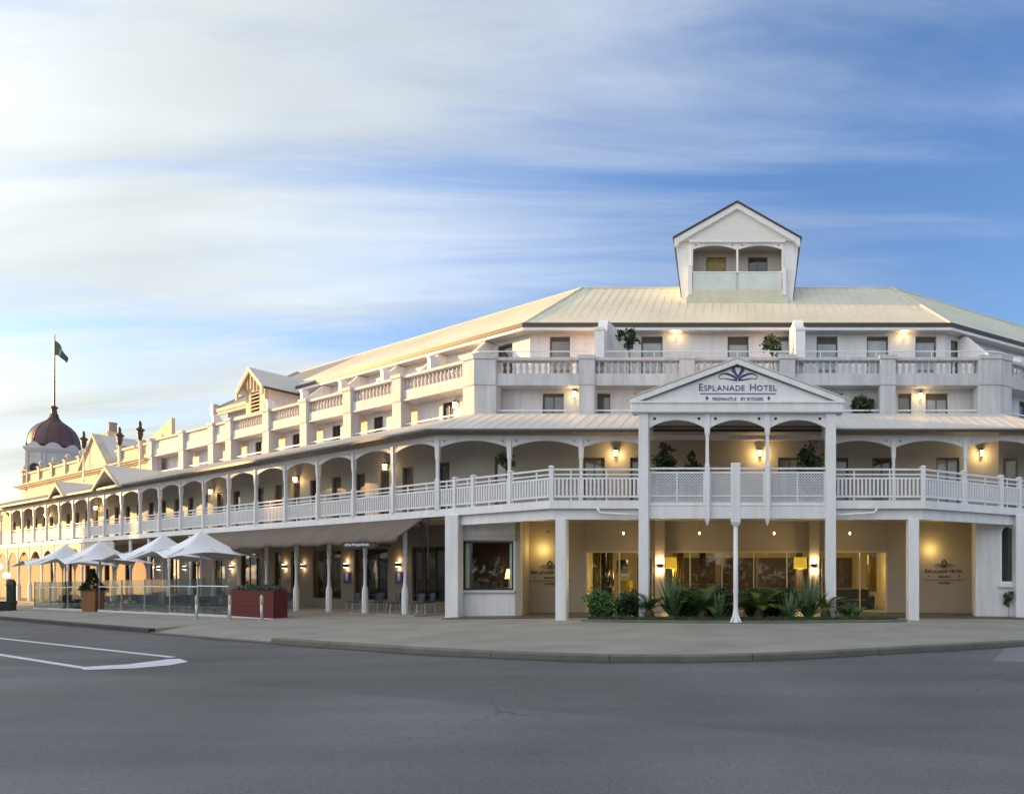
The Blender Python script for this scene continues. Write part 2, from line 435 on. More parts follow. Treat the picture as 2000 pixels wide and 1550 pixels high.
class MB:
    def __init__(self):
        self.v, self.f = [], []

    def add(self, vs, fs):
        o = len(self.v)
        self.v += [tuple(p) for p in vs]
        self.f += [tuple(i + o for i in q) for q in fs]
        return self

    def hexa(self, p):
        return self.add(p, [(0, 3, 2, 1), (4, 5, 6, 7), (0, 1, 5, 4), (1, 2, 6, 5), (2, 3, 7, 6), (3, 0, 4, 7)])

    def box(self, fr, s0, s1, b0, b1, h0, h1):
        P = fr.pt
        return self.hexa([P(s0, b0, h0), P(s1, b0, h0), P(s1, b1, h0), P(s0, b1, h0), P(s0, b0, h1), P(s1, b0, h1), P(s1, b1, h1), P(s0, b1, h1)])

    def cube(self, x0, x1, y0, y1, z0, z1):
        return self.box(WORLD, x0, x1, y0, y1, z0, z1)

    def beam(self, p, q, w, h, up=Vector((0, 0, 1))):
        p, q = Vector(p), Vector(q)
        d = (q - p).normalized()
        sd = d.cross(up)
        if sd.length < 1e-5:
            sd = d.cross(Vector((1, 0, 0)))
        sd = sd.normalized() * w / 2
        u = sd.cross(d).normalized() * h / 2
        return self.hexa([p - sd - u, p + sd - u, q + sd - u, q - sd - u, p - sd + u, p + sd + u, q + sd + u, q - sd + u])

    def plate(self, fr, outer, b0, b1, holes=()):
        loops = [outer] + list(holes)
        tri = tessellate_polygon([[Vector((s, h, 0)) for s, h in lp] for lp in loops])
        flat = [p for lp in loops for p in lp]
        n = len(flat)
        vs = [fr.pt(s, b0, h) for s, h in flat] + [fr.pt(s, b1, h) for s, h in flat]
        fs = [tuple(t) for t in tri] + [tuple(i + n for i in reversed(t)) for t in tri]
        o = 0
        for lp in loops:
            k = len(lp)
            for i in range(k):
                j = (i + 1) % k
                fs.append((o + i, o + j, o + j + n, o + i + n))
            o += k
        return self.add(vs, fs)

    def sweep(self, prof, tl=None, tr=None, cx=PX, cy=PY, left=True, right=True, front=True):
        """closed profile of (b, h) swept along left wing, front and right wing with mitred corners; t counts from (cx, cy)"""
        st = []
        if left:
            tl = TL if tl is None else tl
            st.append(lambda b, h: Vector((-cx - C30 * tl + S30 * b, cy + S30 * tl + C30 * b, h)))
        if left or front:
            st.append(lambda b, h: Vector((-cx + T15 * b, cy + b, h)))
        if right or front:
            st.append(lambda b, h: Vector((cx - T15 * b, cy + b, h)))
        if right:
            tr = TR if tr is None else tr
            st.append(lambda b, h: Vector((cx + C30 * tr - S30 * b, cy + S30 * tr + C30 * b, h)))
        if not front and left and not right:
            st = st[:2]
        k = len(prof)
        vs = [s(b, h) for s in st for b, h in prof]
        fs = []
        for i in range(len(st) - 1):
            for j in range(k):
                j2 = (j + 1) % k
                fs.append((i * k + j, i * k + j2, (i + 1) * k + j2, (i + 1) * k + j))
        fs.append(tuple(range(k)))
        fs.append(tuple((len(st) - 1) * k + j for j in reversed(range(k))))
        return self.add(vs, fs)

    def ring(self, sections):
        """skin a list of equal-length vertex rings, capped"""
        k = len(sections[0])
        vs = [p for s in sections for p in s]
        fs = []
        for i in range(len(sections) - 1):
            for j in range(k):
                j2 = (j + 1) % k
                fs.append((i * k + j, i * k + j2, (i + 1) * k + j2, (i + 1) * k + j))
        fs.append(tuple(reversed(range(k))))
        fs.append(tuple((len(sections) - 1) * k + j for j in range(k)))
        return self.add(vs, fs)

    def lathe(self, c, prof, n=10, ph=0.0):
        return self.ring([[(c[0] + r * math.cos(ph + 2 * math.pi * i / n), c[1] + r * math.sin(ph + 2 * math.pi * i / n), c[2] + z) for i in range(n)] for r, z in prof])

    def sq(self, c, prof, ang=0.0):
        return self.lathe(c, [(r * math.sqrt(2), z) for r, z in prof], 4, ang + math.pi / 4)

    def tube(self, pts, r, n=6):
        pts = [Vector(p) for p in pts]
        rs = r if isinstance(r, (list, tuple)) else [r] * len(pts)
        sec = []
        for i, p in enumerate(pts):
            d = (pts[min(i + 1, len(pts) - 1)] - pts[max(i - 1, 0)]).normalized()
            a = d.cross(Vector((0, 0, 1)))
            if a.length < 0.05:
                a = d.cross(Vector((0, 1, 0)))
            a.normalize()
            b = d.cross(a)
            sec.append([p + (a * math.cos(2 * math.pi * k / n) + b * math.sin(2 * math.pi * k / n)) * rs[i] for k in range(n)])
        return self.ring(sec)

    def wall(self, fr, s0, s1, b0, b1, h0, h1, ops=()):
        """a wall slab with real openings (a, b, low, high)"""
        S = sorted({s0, s1} | {x for o in ops for x in o[:2] if s0 < x < s1})
        H = sorted({h0, h1} | {x for o in ops for x in o[2:4] if h0 < x < h1})
        solid = {}
        for i in range(len(S) - 1):
            for j in range(len(H) - 1):
                a, c = (S[i] + S[i + 1]) / 2, (H[j] + H[j + 1]) / 2
                solid[i, j] = not any(o[0] < a < o[1] and o[2] < c < o[3] for o in ops)
        P = fr.pt
        for (i, j), on in solid.items():
            if not on:
                continue
            a0, a1, c0, c1 = S[i], S[i + 1], H[j], H[j + 1]
            q = lambda *p: self.add(p, [(0, 1, 2, 3)])
            q(P(a0, b0, c0), P(a1, b0, c0), P(a1, b0, c1), P(a0, b0, c1))
            q(P(a0, b1, c0), P(a0, b1, c1), P(a1, b1, c1), P(a1, b1, c0))
            if not solid.get((i - 1, j)): q(P(a0, b0, c0), P(a0, b0, c1), P(a0, b1, c1), P(a0, b1, c0))
            if not solid.get((i + 1, j)): q(P(a1, b0, c0), P(a1, b1, c0), P(a1, b1, c1), P(a1, b0, c1))
            if not solid.get((i, j - 1)): q(P(a0, b0, c0), P(a0, b1, c0), P(a1, b1, c0), P(a1, b0, c0))
            if not solid.get((i, j + 1)): q(P(a0, b0, c1), P(a1, b0, c1), P(a1, b1, c1), P(a0, b1, c1))
        return self

    def mesh(self, name, m=None, smooth=False, bevel=0):
        me = bpy.data.meshes.new(name)
        me.from_pydata(self.v, [], self.f)
        bm = bmesh.new(); bm.from_mesh(me)
        bmesh.ops.remove_doubles(bm, verts=bm.verts, dist=1e-5)
        bmesh.ops.recalc_face_normals(bm, faces=bm.faces)
        if bevel:
            bmesh.ops.bevel(bm, geom=bm.edges[:], offset=bevel, segments=1, affect='EDGES', clamp_overlap=True)
        bm.to_mesh(me); bm.free()
        if m:
            me.materials.append(M[m])
        if smooth:
            me.polygons.foreach_set('use_smooth', [True] * len(me.polygons))
        return me

    def build(self, name, m, parent=None, smooth=False, bevel=0):
        return link(name, self.mesh(name, m, smooth, bevel), parent)


def link(name, data, parent=None, loc=(0, 0, 0), rz=0.0, rot=None):
    o = bpy.data.objects.new(name, data)
    COL.objects.link(o)
    if parent is not None:
        o.parent = parent
        if parent.get('root_loc') is not None:
            o.matrix_parent_inverse = Matrix.Translation(-Vector(parent['root_loc']))
    o.location = loc
    o.rotation_euler = rot if rot else (0, 0, rz)
    return o


def tag(o, label, cat, group=None, kind=None):
    o['label'] = label
    o['category'] = cat
    if group: o['group'] = group
    if kind: o['kind'] = kind
    return o


def root(name, label, cat, loc, group=None, world_parts=True, rz=0.0):
    """an Empty at the base of a thing; with world_parts its children are given in world coordinates"""
    o = bpy.data.objects.new(name, None)
    COL.objects.link(o)
    o.location = loc
    o.rotation_euler = (0, 0, rz)
    o.empty_display_size = 0.3
    if world_parts:
        o['root_loc'] = tuple(loc)
    return tag(o, label, cat, group)


def copy_tree(o, parent=None):
    c = o.copy()
    COL.objects.link(c)
    c.parent = parent
    for ch in [x for x in COL.objects if x.parent == o]:
        copy_tree(ch, c)
    return c


def struct(name, mb, m):
    o = mb.build(name, m)
    o['kind'] = 'structure'
    return o


def point_light(name, loc, watts, col, parent, r=0.05):
    d = bpy.data.lights.new(name, 'POINT')
    d.energy = watts; d.color = col; d.shadow_soft_size = r
    return link(name, d, parent, loc)


def arc(x0, x1, y0, rise, n=14):
    """points of a shallow arch from (x0, y0) to (x1, y0)"""
    return [(x0 + (x1 - x0) * i / n, y0 + rise * (1 - (2 * i / n - 1) ** 2)) for i in range(n + 1)]


def disc(cx, cy, r, n=10):
    return [(cx + r * math.cos(2 * math.pi * i / n), cy + r * math.sin(2 * math.pi * i / n)) for i in range(n)]


# ------------------------------------------------------------------ ground


def kerb_y(x):
    return 12.4 + 0.62 * (math.sqrt((x + 1.5) ** 2 + 16) - 4)


def make_ground():
    xs = [-900, -44, -4, 4, 44, 900]
    mb = MB()
    for a, b in zip(xs, xs[1:]):
        mb.add([(a, -300, gz(a) - 0.12), (b, -300, gz(b) - 0.12), (b, 900, gz(b) - 0.12), (a, 900, gz(a) - 0.12)], [(0, 1, 2, 3)])
    struct('road', mb, 'asphalt')
    xs = sorted({-80, -44, -4, 4, 44, 60, -18.95, -18.9, -12.0, -11.95} | {x * 0.8 for x in range(-80, 61)})
    mb = MB()
    cols = []
    for x in xs:
        drop = 0.115 if -18.91 <= x <= -11.99 else 0.0
        y = kerb_y(x)
        cols.append([(x, y, gz(x) - drop), (x, y + 1.3, gz(x)), (x, 120, gz(x))])
    for c, d in zip(cols, cols[1:]):
        mb.add(c + d, [(0, 3, 4, 1), (1, 4, 5, 2)])
    pav = struct('pavement', mb, 'concrete')
    # kerb stones, each its own piece

    def stone(x0, x1, top, mm):
        m = MB()
        sec = []
        for i in range(5):
            x = x0 + (x1 - x0) * i / 4
            y = kerb_y(x)
            sl = (kerb_y(x + .01) - kerb_y(x - .01)) / .02
            n = Vector((sl, -1, 0)).normalized()
            z = gz(x)
            a = Vector((x, y, 0)) - n * 0.02
            q = a + n * 0.17
            sec.append([(a.x, a.y, z - 0.2), (q.x, q.y, z - 0.2), (q.x, q.y, z + top - 0.03), (q.x - n.x * 0.03, q.y - n.y * 0.03, z + top), (a.x, a.y, z + top)])
        m.ring(sec)
        link('kerb_stone', m.mesh('kerb_stone', mm), pav)
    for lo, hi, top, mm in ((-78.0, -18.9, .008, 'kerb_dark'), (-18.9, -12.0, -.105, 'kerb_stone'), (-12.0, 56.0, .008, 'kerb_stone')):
        L = sum(math.hypot(.1, kerb_y(lo + .1 * i + .1) - kerb_y(lo + .1 * i)) for i in range(int((hi - lo) / .1)))
        n = round(L / 2.7)
        x = lo
        for i in range(n):
            y1 = (kerb_y(x + .01) - kerb_y(x)) / .01
            x1 = hi if i == n - 1 else min(hi - .3, x + L / n / math.sqrt(1 + y1 * y1))
            stone(x + 0.008, x1 - 0.008, top, mm)
            x = x1
    # road markings
    z = lambda p: Vector((p[0], p[1], gz(p[0]) - 0.116))

    def rd(px, py):
        g = ground(px, py, -0.12)
        return (g.x, g.y)

    def line(pts, w, name):
        m = MB()
        L, Rr = [], []
        for i, p in enumerate(pts):
            a, b = Vector(pts[max(i - 1, 0)]), Vector(pts[min(i + 1, len(pts) - 1)])
            d = (b - a).normalized()
            n = Vector((-d.y, d.x)) * (w[i] if isinstance(w, list) else w) / 2
            p = Vector(p)
            L.append(z(p + n)); Rr.append(z(p - n))
        k = len(pts)
        m.add(L + Rr, [(i, i + 1, k + i + 1, k + i) for i in range(k - 1)])
        o = m.build(name, 'road_paint'); o['kind'] = 'structure'
        return o
    a0, a1 = Vector(rd(0, 1246)), Vector(rd(338, 1283))
    b0, b1 = Vector(rd(0, 1278)), Vector(rd(165, 1304))
    line([a0 + (a0 - a1) * 2, a0, a1], 0.13, 'road_marking')
    line([b0 + (b0 - b1) * 4, b0, b1], 0.13, 'road_marking')
    m = MB()
    poly = [z(Vector(rd(*p))) + Vector((0, 0, 0.003)) for p in ((150, 1303), (165, 1308), (260, 1305), (330, 1299), (368, 1292), (350, 1286), (330, 1287), (250, 1297))]
    m.add(poly, [tuple(range(8))])
    o = m.build('road_marking', 'road_paint'); o['kind'] = 'structure'
    # dark strip laid on the road as the shadow line under the kerb
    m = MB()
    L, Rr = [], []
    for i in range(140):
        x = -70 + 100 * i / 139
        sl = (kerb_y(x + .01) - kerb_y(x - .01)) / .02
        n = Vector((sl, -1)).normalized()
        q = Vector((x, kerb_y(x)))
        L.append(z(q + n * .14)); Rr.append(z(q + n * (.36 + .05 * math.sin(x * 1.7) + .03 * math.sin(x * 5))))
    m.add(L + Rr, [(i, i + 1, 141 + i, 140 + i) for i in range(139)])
    o = m.build('kerb_shadow_strip', 'kerb_shadow_asphalt'); o['kind'] = 'structure'
    # paler resurfaced strip at the right kerb
    m = MB()
    q = [rd(1655, 1281), rd(2000, 1293), rd(2400, 1310), rd(2400, 1240), rd(2000, 1258)]
    q = [(p[0], max(p[1], 0)) for p in q[:3]] + [(rd(2400, 1240)[0], kerb_y(rd(2400, 1240)[0]) - .3), (rd(2000, 1254)[0], kerb_y(rd(2000, 1254)[0]) - .22)]
    m.add([z(p) for p in q], [tuple(range(5))])
    o = m.build('road_patch', 'road_patch_asphalt'); o['kind'] = 'structure'


mat('kerb_shadow_asphalt', (0.055, 0.052, 0.048), 0.9, 0.25, 2.5, 0.4, 90)
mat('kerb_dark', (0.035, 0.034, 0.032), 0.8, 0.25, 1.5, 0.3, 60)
mat('road_patch_asphalt', (0.19, 0.185, 0.195), 0.85, 0.1, 1.5, 0.4, 140)
make_ground()

# ------------------------------------------------------------------ hotel
hotel = root('hotel_building', 'white four-storey corner hotel with verandahs, cream roof and gabled portico', 'hotel', (0, 24.0, 0))
ZP = PY + 2.26                    # parapet / first floor wall plane of the front


def box_part(name, m, *a, parent=hotel, bevel=0):
    return MB().box(*a).build(name, m, parent, bevel=bevel)


def window(fr, s0, s1, h0, h1, b, parent, fm='white_paint', pm='pane_sky_tint', bars=(1, 1), fw=0.06, name='window', dep=0.07, blind=0.0, bm_='shutter'):
    """frame with glazing bars, each pane a piece of its own"""
    m = MB()
    nx, nz = bars
    for i in range(nx + 1):
        c = s0 + (s1 - s0) * i / nx
        lo, hi = (c, c + fw) if i == 0 else ((c - fw, c) if i == nx else (c - fw * .35, c + fw * .35))
        m.box(fr, lo, hi, b, b + dep, h0, h1)
    for j in range(nz + 1):
        c = h0 + (h1 - h0) * j / nz
        lo, hi = (c, c + fw) if j == 0 else ((c - fw, c) if j == nz else (c - fw * .35, c + fw * .35))
        m.box(fr, s0 + 0.002, s1 - 0.002, b + 0.004, b + dep - 0.004, lo, hi)
    w = m.build(name, fm, parent)
    for i in range(nx):
        for j in range(nz):
            a, c = s0 + (s1 - s0) * i / nx, s0 + (s1 - s0) * (i + 1) / nx
            d, e = h0 + (h1 - h0) * j / nz, h0 + (h1 - h0) * (j + 1) / nz
            MB().box(fr, a + .01, c - .01, b + dep * .45, b + dep * .6, d + .01, e - .01).build('pane', pm, w)
    if blind:
        MB().box(fr, s0 + fw, s1 - fw, b + .012, b + dep * .4, h1 - fw - blind, h1 - fw - .001).build('blind', bm_, w)
    return w


def sills(fr, s0, s1, b, h, m='white_paint'):
    box_part('sill', m, fr, s0 - .08, s1 + .08, b - .07, b + .1, h - .09, h)


def verandah():
    # deck: structural slab, fascia and lower beam along the projecting deck line
    MB().sweep([(0.06, 3.87), (2.2, 3.87), (2.2, 4.12), (0.06, 4.12)], tl=TL, tr=TR + 6, cx=DX, cy=DY).build('deck', 'soffit', hotel)
    MB().cube(-7.4, 7.4, 24.7, 27.82, 3.9, 4.11).build('deck_floor', 'deck_wood', hotel)
    MB().sweep([(-0.04, 3.855), (0.056, 3.855), (0.056, 4.135), (-0.04, 4.135)], tl=TL, tr=TR + 6, cx=DX, cy=DY).build('deck_fascia', 'white_paint', hotel)
    MB().sweep([(0.14, 3.49), (0.34, 3.49), (0.34, 3.866), (0.14, 3.866)], tl=5.3, tr=5.3, cx=DX, cy=DY).build('deck_beam', 'white_paint', hotel)
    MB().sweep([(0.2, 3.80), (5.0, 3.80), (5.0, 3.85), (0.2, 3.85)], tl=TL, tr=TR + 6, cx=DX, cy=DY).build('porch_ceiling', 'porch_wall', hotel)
    # small downpipe boxing beside the portico
    for sx in (-1, 1):
        m = MB().tube([(sx * 3.45, 22.42, 3.62), (sx * 4.2, 22.42, 3.66), (sx * 4.75, 22.42, 3.70), (sx * 4.85, 22.44, 3.86)], 0.045, 8)
        m.build('downpipe', 'white_paint', hotel, smooth=True)
    # verandah roof
    MB().sweep([(-0.62, 7.15), (2.24, 8.44), (2.24, 8.50), (-0.64, 7.21)]).build('verandah_roof', 'verandah_roof', hotel)
    MB().sweep([(-0.66, 7.08), (-0.54, 7.08), (-0.54, 7.165), (-0.66, 7.165)]).build('verandah_gutter', 'gutter_dark', hotel)
    MB().sweep([(-0.08, 6.90), (0.08, 6.90), (0.08, 7.06), (-0.08, 7.06)]).build('verandah_beam', 'white_paint', hotel)
    MB().sweep([(0.02, 7.40), (2.22, 8.36), (2.22, 8.40), (0.02, 7.44)]).build('verandah_ceiling', 'soffit', hotel)
    # rafters under the eave
    rm = MB().hexa([Vector(p) for p in ((-.03, -.52, 7.06), (.03, -.52, 7.06), (.03, 1.2, 7.82), (-.03, 1.2, 7.82), (-.03, -.52, 7.18), (.03, -.52, 7.18), (.03, 1.2, 7.94), (-.03, 1.2, 7.94))]).mesh('rafter', 'white_paint')
    for fr, lo, hi in ((FRONT, -11.2, 11.2), (LEFT, 0.3, 66), (RIGHT, 0.3, 14)):
        s = lo
        while s <= hi:
            if not (fr is FRONT and abs(s) < 3.5):
                p = fr.pt(s, 0, 0)
                link('rafter', rm, hotel, p, math.atan2(fr.n[1], fr.n[0]) - math.pi / 2)
            s += 0.82
    # posts: base block, slim shaft, capital
    pm = MB().sq((0, 0, 4.12), [(0.085, 0), (0.085, 1.16), (0.055, 1.24), (0.055, 1.95), (0.075, 2.05), (0.085, 2.45), (0.085, 2.86)]).mesh('verandah_post', 'white_paint')
    bay = 2.905
    spots = [(FRONT, x) for x in (-11.84, -9.0, -6.17, 6.17, 9.0, 11.84)]
    spots += [(LEFT, bay * k) for k in range(1, 24)] + [(RIGHT, bay * k) for k in range(1, 6)]
    for fr, s in spots:
        link('verandah_post', pm, hotel, fr.pt(s, 0, 0), fr.ang)
    # arched valance panels between the posts, pierced near each post

    def valance(fr, a, b, name='valance', h0=6.60, hc=6.86, ht=6.93, bb=(-.025, .025)):
        pts = [(a, ht), (a, h0)] + arc(a + .03, b - .03, h0, hc - h0) + [(b, h0), (b, ht)]
        hs = [disc(a + .2, ht - .09, .045), disc(b - .2, ht - .09, .045)] if b - a > 1.0 else []
        MB().plate(fr, pts, bb[0], bb[1], [list(reversed(d)) for d in hs]).build(name, 'white_paint', hotel)
    for a, b in ((-11.84, -9.0), (-9.0, -6.17), (-6.17, -3.45), (3.45, 6.17), (6.17, 9.0), (9.0, 11.84)):
        valance(FRONT, a + .07, b - .07)
    for k in range(23):
        valance(LEFT, bay * k + .07, bay * (k + 1) - .07)
    for k in range(5):
        valance(RIGHT, bay * k + .07, bay * (k + 1) - .07)
    # gablets on the old wing's verandah roof
    for tc, w, hp in ((32.2, 5.0, 8.5), (41.4, 3.5, 8.15)):
        a, b, c = tc - w / 2, tc + w / 2, tc
        g = MB().plate(LEFT, [(a, 7.02), (a + .28, 7.02), (c, hp - .3), (b - .28, 7.02), (b, 7.02), (c, hp)], -.78, -.66).build('gablet', 'old_render', hotel)
        zr = (hp - 7.15) / 0.451 - 0.62
        m = MB()
        for e in (a, b):
            m.add([LEFT.pt(e, -.74, 7.04), LEFT.pt(c, -.74, hp + .02), LEFT.pt(c, zr + .3, hp + .02), LEFT.pt(e, -.4, 7.04)], [(0, 1, 2, 3)])
            m.add([LEFT.pt(e, -.74, 7.09), LEFT.pt(c, -.74, hp + .07), LEFT.pt(c, zr + .3, hp + .07), LEFT.pt(e, -.4, 7.09)], [(0, 1, 2, 3)])
        m.build('gablet_roof', 'verandah_roof', g)


def railing():
    rail = MB()
    runs = [(FRONT, -6.45, -3.42, DY - PY), (FRONT, 3.42, 6.45, DY - PY), (LEFT, -6.1, TL - 4, 0), (RIGHT, -6.1, TR, 0)]
    for fr, a, b, o in runs:
        rail.box(fr, a, b, o + .02, o + .09, 5.19, 5.25)
        rail.box(fr, a, b, o + .03, o + .08, 5.02, 5.07)
        rail.box(fr, a, b, o + .02, o + .09, 4.88, 4.94)
        rail.box(fr, a, b, o + .02, o + .09, 4.25, 4.31)
    rl = rail.build('railing', 'white_paint', hotel)
    nm = MB().sq((0, 0, 4.12), [(.075, 0), (.075, 1.16), (.095, 1.17), (.095, 1.20), (.03, 1.24)]).mesh('newel_post', 'white_paint')
    nw = [(FRONT, sx * 6.47, DY - PY + .06) for sx in (-1, 1)]
    for fr in (LEFT, RIGHT):
        nw += [(fr, -2.07, .055), (fr, -4.1, .055), (fr, -1.0, .055)]
    for fr, s, b in nw:
        link('newel_post', nm, rl, fr.pt(s, b, 0), fr.ang)
    # small intermediate standards
    sm = MB().sq((0, 0, 4.12), [(.022, 0), (.022, 1.08)]).mesh('standard', 'white_paint')
    bal = MB().sq((0, 0, 4.30), [(.032, 0), (.032, .60)]).mesh('baluster', 'white_paint')
    far = MB()
    n = 0
    for fr, a, b, o in runs:
        s, k = a + .1, 0
        while s < b:
            p = fr.pt(s, o + .055, 0)
            if k % 9 == 4:
                link('standard', sm, rl, p, fr.ang) if s < 30 else None
            if fr is FRONT or s < 24 if fr is not RIGHT else s < 6:
                link('baluster', bal, rl, p, fr.ang)
                n += 1
            else:
                far.sq((p.x, p.y, 4.30), [(.032, 0), (.032, .60)], fr.ang)
            s += .138
            k += 1
    o = far.build('baluster_row', 'white_paint', rl)
    o['kind'] = 'stuff'


def first_floor():
    # front wall and wing walls behind the verandah
    w = 27.84 / FPX
    fx = lambda px: (px - 1440) * w
    fo = [(fx(966), fx(990)), (fx(1139), fx(1181)), (fx(1231), fx(1256)), (fx(1520), fx(1560)), (fx(1631), fx(1657)), (fx(1704), fx(1742)), (fx(1829), fx(1874)), (fx(1964), fx(1990))]
    ops = [(a, b, 4.2, 6.6) for a, b in fo]
    X = PX - T15 * 2.26
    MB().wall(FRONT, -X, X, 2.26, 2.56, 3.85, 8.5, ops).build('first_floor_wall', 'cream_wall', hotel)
    for i, (a, b) in enumerate(fo):
        wide = b - a > .7
        window(FRONT, a, b, 4.2, 6.6, 2.36, hotel, 'brown_frame', ('pane_sky_tint', 'pane_mid', 'pane_dark')[i % 3], (2 if wide else 1, 2), .07, 'french_door')
    lo = [2.2, 4.8, 6.7, 8.7, 10.8, 12.9, 14.8, 16.7, 18.7, 21.5] + [23.6 + 2.05 * k for k in range(21)]
    lops = [(s + .6 - .42, s + .6 + .42, 4.2, 6.6) for s in lo]
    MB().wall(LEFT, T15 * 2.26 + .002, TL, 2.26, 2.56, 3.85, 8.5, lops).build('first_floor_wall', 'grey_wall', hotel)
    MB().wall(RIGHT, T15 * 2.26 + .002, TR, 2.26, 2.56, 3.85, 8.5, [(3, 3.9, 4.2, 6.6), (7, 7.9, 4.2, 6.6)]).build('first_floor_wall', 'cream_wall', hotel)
    for a in (3, 7):
        window(RIGHT, a, a + .9, 4.2, 6.6, 2.36, hotel, 'brown_frame', 'pane_dark', (1, 2), .07, 'french_door')
    for i, (a, b, c, d) in enumerate(lops):
        if i < 14:
            window(LEFT, a, b, c, d, 2.36, hotel, 'brown_frame', ('pane_dark', 'shutter', 'pane_dark')[i % 3], (1, 2), .07, 'french_door')
        else:
            window(LEFT, a, b, c, d, 2.36, hotel, 'brown_frame', 'pane_dark', (1, 1), .07, 'french_door')


def upper_floors():
    X = lambda b: PX - T15 * b
    w = 28.58 / FPX
    # second floor wall, set back behind the piers
    fo = [(1059, 1101), (1166, 1192), (1238, 1281), (1600, 1646), (1754, 1780), (1808, 1852)]
    fo = [((a - 1440) * w, (b - 1440) * w) for a, b in fo]
    MB().wall(FRONT, -X(3.0), X(3.0), 3.0, 3.25, 8.3, 9.9, [(a, b, 8.32, 9.58) for a, b in fo]).build('second_floor_wall', 'render_white', hotel)
    for i, (a, b) in enumerate(fo):
        window(FRONT, a, b, 8.32, 9.58, 3.12, hotel, 'brown_frame', ('pane_mid', 'pane_mid', 'pane_dark', 'pane_dark', 'pane_mid', 'pane_sky_tint')[i], (1 if b - a < .7 else 2, 1), .06, blind=(0, .1, 0, .18, .12, .2)[i], bm_='brown_frame')
    lw = [(3.1, 3.9), (8.6, 9.4), (12.4, 13.2), (16.5, 17.3), (20.8, 21.6), (26.5, 27.3), (31, 31.8)]
    MB().wall(LEFT, T15 * 3 + .002, 34.4, 3.0, 3.25, 8.3, 9.9, [(a, b, 8.32, 9.55) for a, b in lw]).build('second_floor_wall', 'render_white', hotel)
    for a, b in lw:
        window(LEFT, a, b, 8.32, 9.55, 3.06, hotel, 'dark_frame', 'pane_dark', (2, 1), .055)
    MB().wall(RIGHT, T15 * 3 + .002, TR, 3.0, 3.25, 8.3, 9.9, [(3, 3.8, 8.32, 9.55)]).build('second_floor_wall', 'render_white', hotel)
    window(RIGHT, 3, 3.8, 8.32, 9.55, 3.06, hotel, 'brown_frame', 'pane_dark', (2, 1), .055)
    # rail between the piers
    MB().sweep([(2.36, 8.63), (2.41, 8.63), (2.41, 8.69), (2.36, 8.69)], tl=34).build('balcony_rail', 'white_paint', hotel)
    # parapet: lower band, plinth course, coping
    MB().sweep([(2.26, 9.72), (3.1, 9.72), (3.1, 9.85), (2.56, 9.9), (2.56, 10.22), (2.26, 10.22)], tl=34.2).build('parapet_band', 'parapet_stone', hotel)
    MB().sweep([(2.20, 9.70), (2.27, 9.70), (2.27, 9.76), (2.20, 9.76)], tl=34.2).build('string_course', 'parapet_stone', hotel)
    MB().sweep([(2.20, 10.78), (2.62, 10.78), (2.62, 10.90), (2.20, 10.90)], tl=34.2).build('coping', 'parapet_stone', hotel)
    MB().sweep([(2.36, 9.86), (6.3, 9.86), (6.3, 9.91), (2.36, 9.91)], tl=34.2).build('terrace_floor', 'concrete', hotel)
    # thin safety rail on the coping
    MB().sweep([(2.40, 11.20), (2.44, 11.20), (2.44, 11.24), (2.40, 11.24)], tl=2.0).build('safety_rail', 'white_paint', hotel)
    for fr, ss in ((FRONT, [-9.6 + 1.2 * k for k in range(17)]),):
        for s in ss:
            box_part('rail_post', 'white_paint', fr, s - .015, s + .015, 2.405, 2.435, 10.9, 11.2)
    # piers
    corner = X(2.26)
    fpiers = [-6.45, -2.15, 2.15, 6.45]
    lp = [6.1, 10.25, 14.4, 18.4, 22.9, 25.2, 29.4, 34.3]
    rp = [6.1, 10.25, 14.4]

    def pier(fr, a, b, caps=True):
        m = MB()
        m.box(fr, a, b, 2.14, 2.66, 8.46, 9.70)
        m.box(fr, a - .02, b + .02, 2.10, 2.70, 9.702, 9.80)
        m.box(fr, a, b, 2.12, 2.66, 9.802, 10.80)
        m.box(fr, a - .05, b + .05, 2.07, 2.72, 10.802, 10.97)
        m.build('pier', 'parapet_stone', hotel)
    for x in fpiers:
        pier(FRONT, x - .33, x + .33)
    for s in lp:
        pier(LEFT, s - .34, s + .34)
    for s in rp:
        pier(RIGHT, s - .34, s + .34)
    # corner piers wrap the angle
    for sx in (-1, 1):
        m = MB()
        c0 = T15
        for lo, hi, out in ((8.46, 9.70, 2.14), (9.702, 9.80, 2.10), (9.802, 10.80, 2.12), (10.802, 10.97, 2.07)):
            cx = X(out)
            def q(b, xin, tin):
                fr = LEFT if sx < 0 else RIGHT
                return [fr.pt(T15 * b + tin, b, 0), Vector((sx * X(b), PY + b, 0)), Vector((sx * (X(b) - xin), PY + b, 0))]
            A, B = q(out, .92, .75), q(2.7, .8, .63)
            poly = A + list(reversed(B))
            k = len(poly)
            m.add([(p.x, p.y, lo) for p in poly] + [(p.x, p.y, hi) for p in poly],
                  [tuple(range(k)), tuple(range(k, 2 * k))] + [(i, (i + 1) % k, (i + 1) % k + k, i + k) for i in range(k)])
        m.build('corner_pier', 'parapet_stone', hotel)
    # balusters
    prof = [(.045, 0), (.07, .05), (.05, .12), (.085, .26), (.04, .42), (.06, .50), (.06, .56)]
    bm = MB().lathe((0, 0, 10.22), prof, 7).mesh('parapet_baluster', 'parapet_stone', True)

    def row(fr, a, b):
        n = max(2, int((b - a) / .27))
        for i in range(n):
            p = fr.pt(a + (b - a) * (i + .5) / n, 2.41, 0)
            link('parapet_baluster', bm, hotel, p)
    xs = [-corner + .92] + [v for x in fpiers for v in (x - .33, x + .33)] + [corner - .92]
    for a, b in zip(xs[::2], xs[1::2]):
        row(FRONT, a, b)
    ls = [T15 * 2.26 + .75] + [v for s in lp for v in (s - .34, s + .34)]
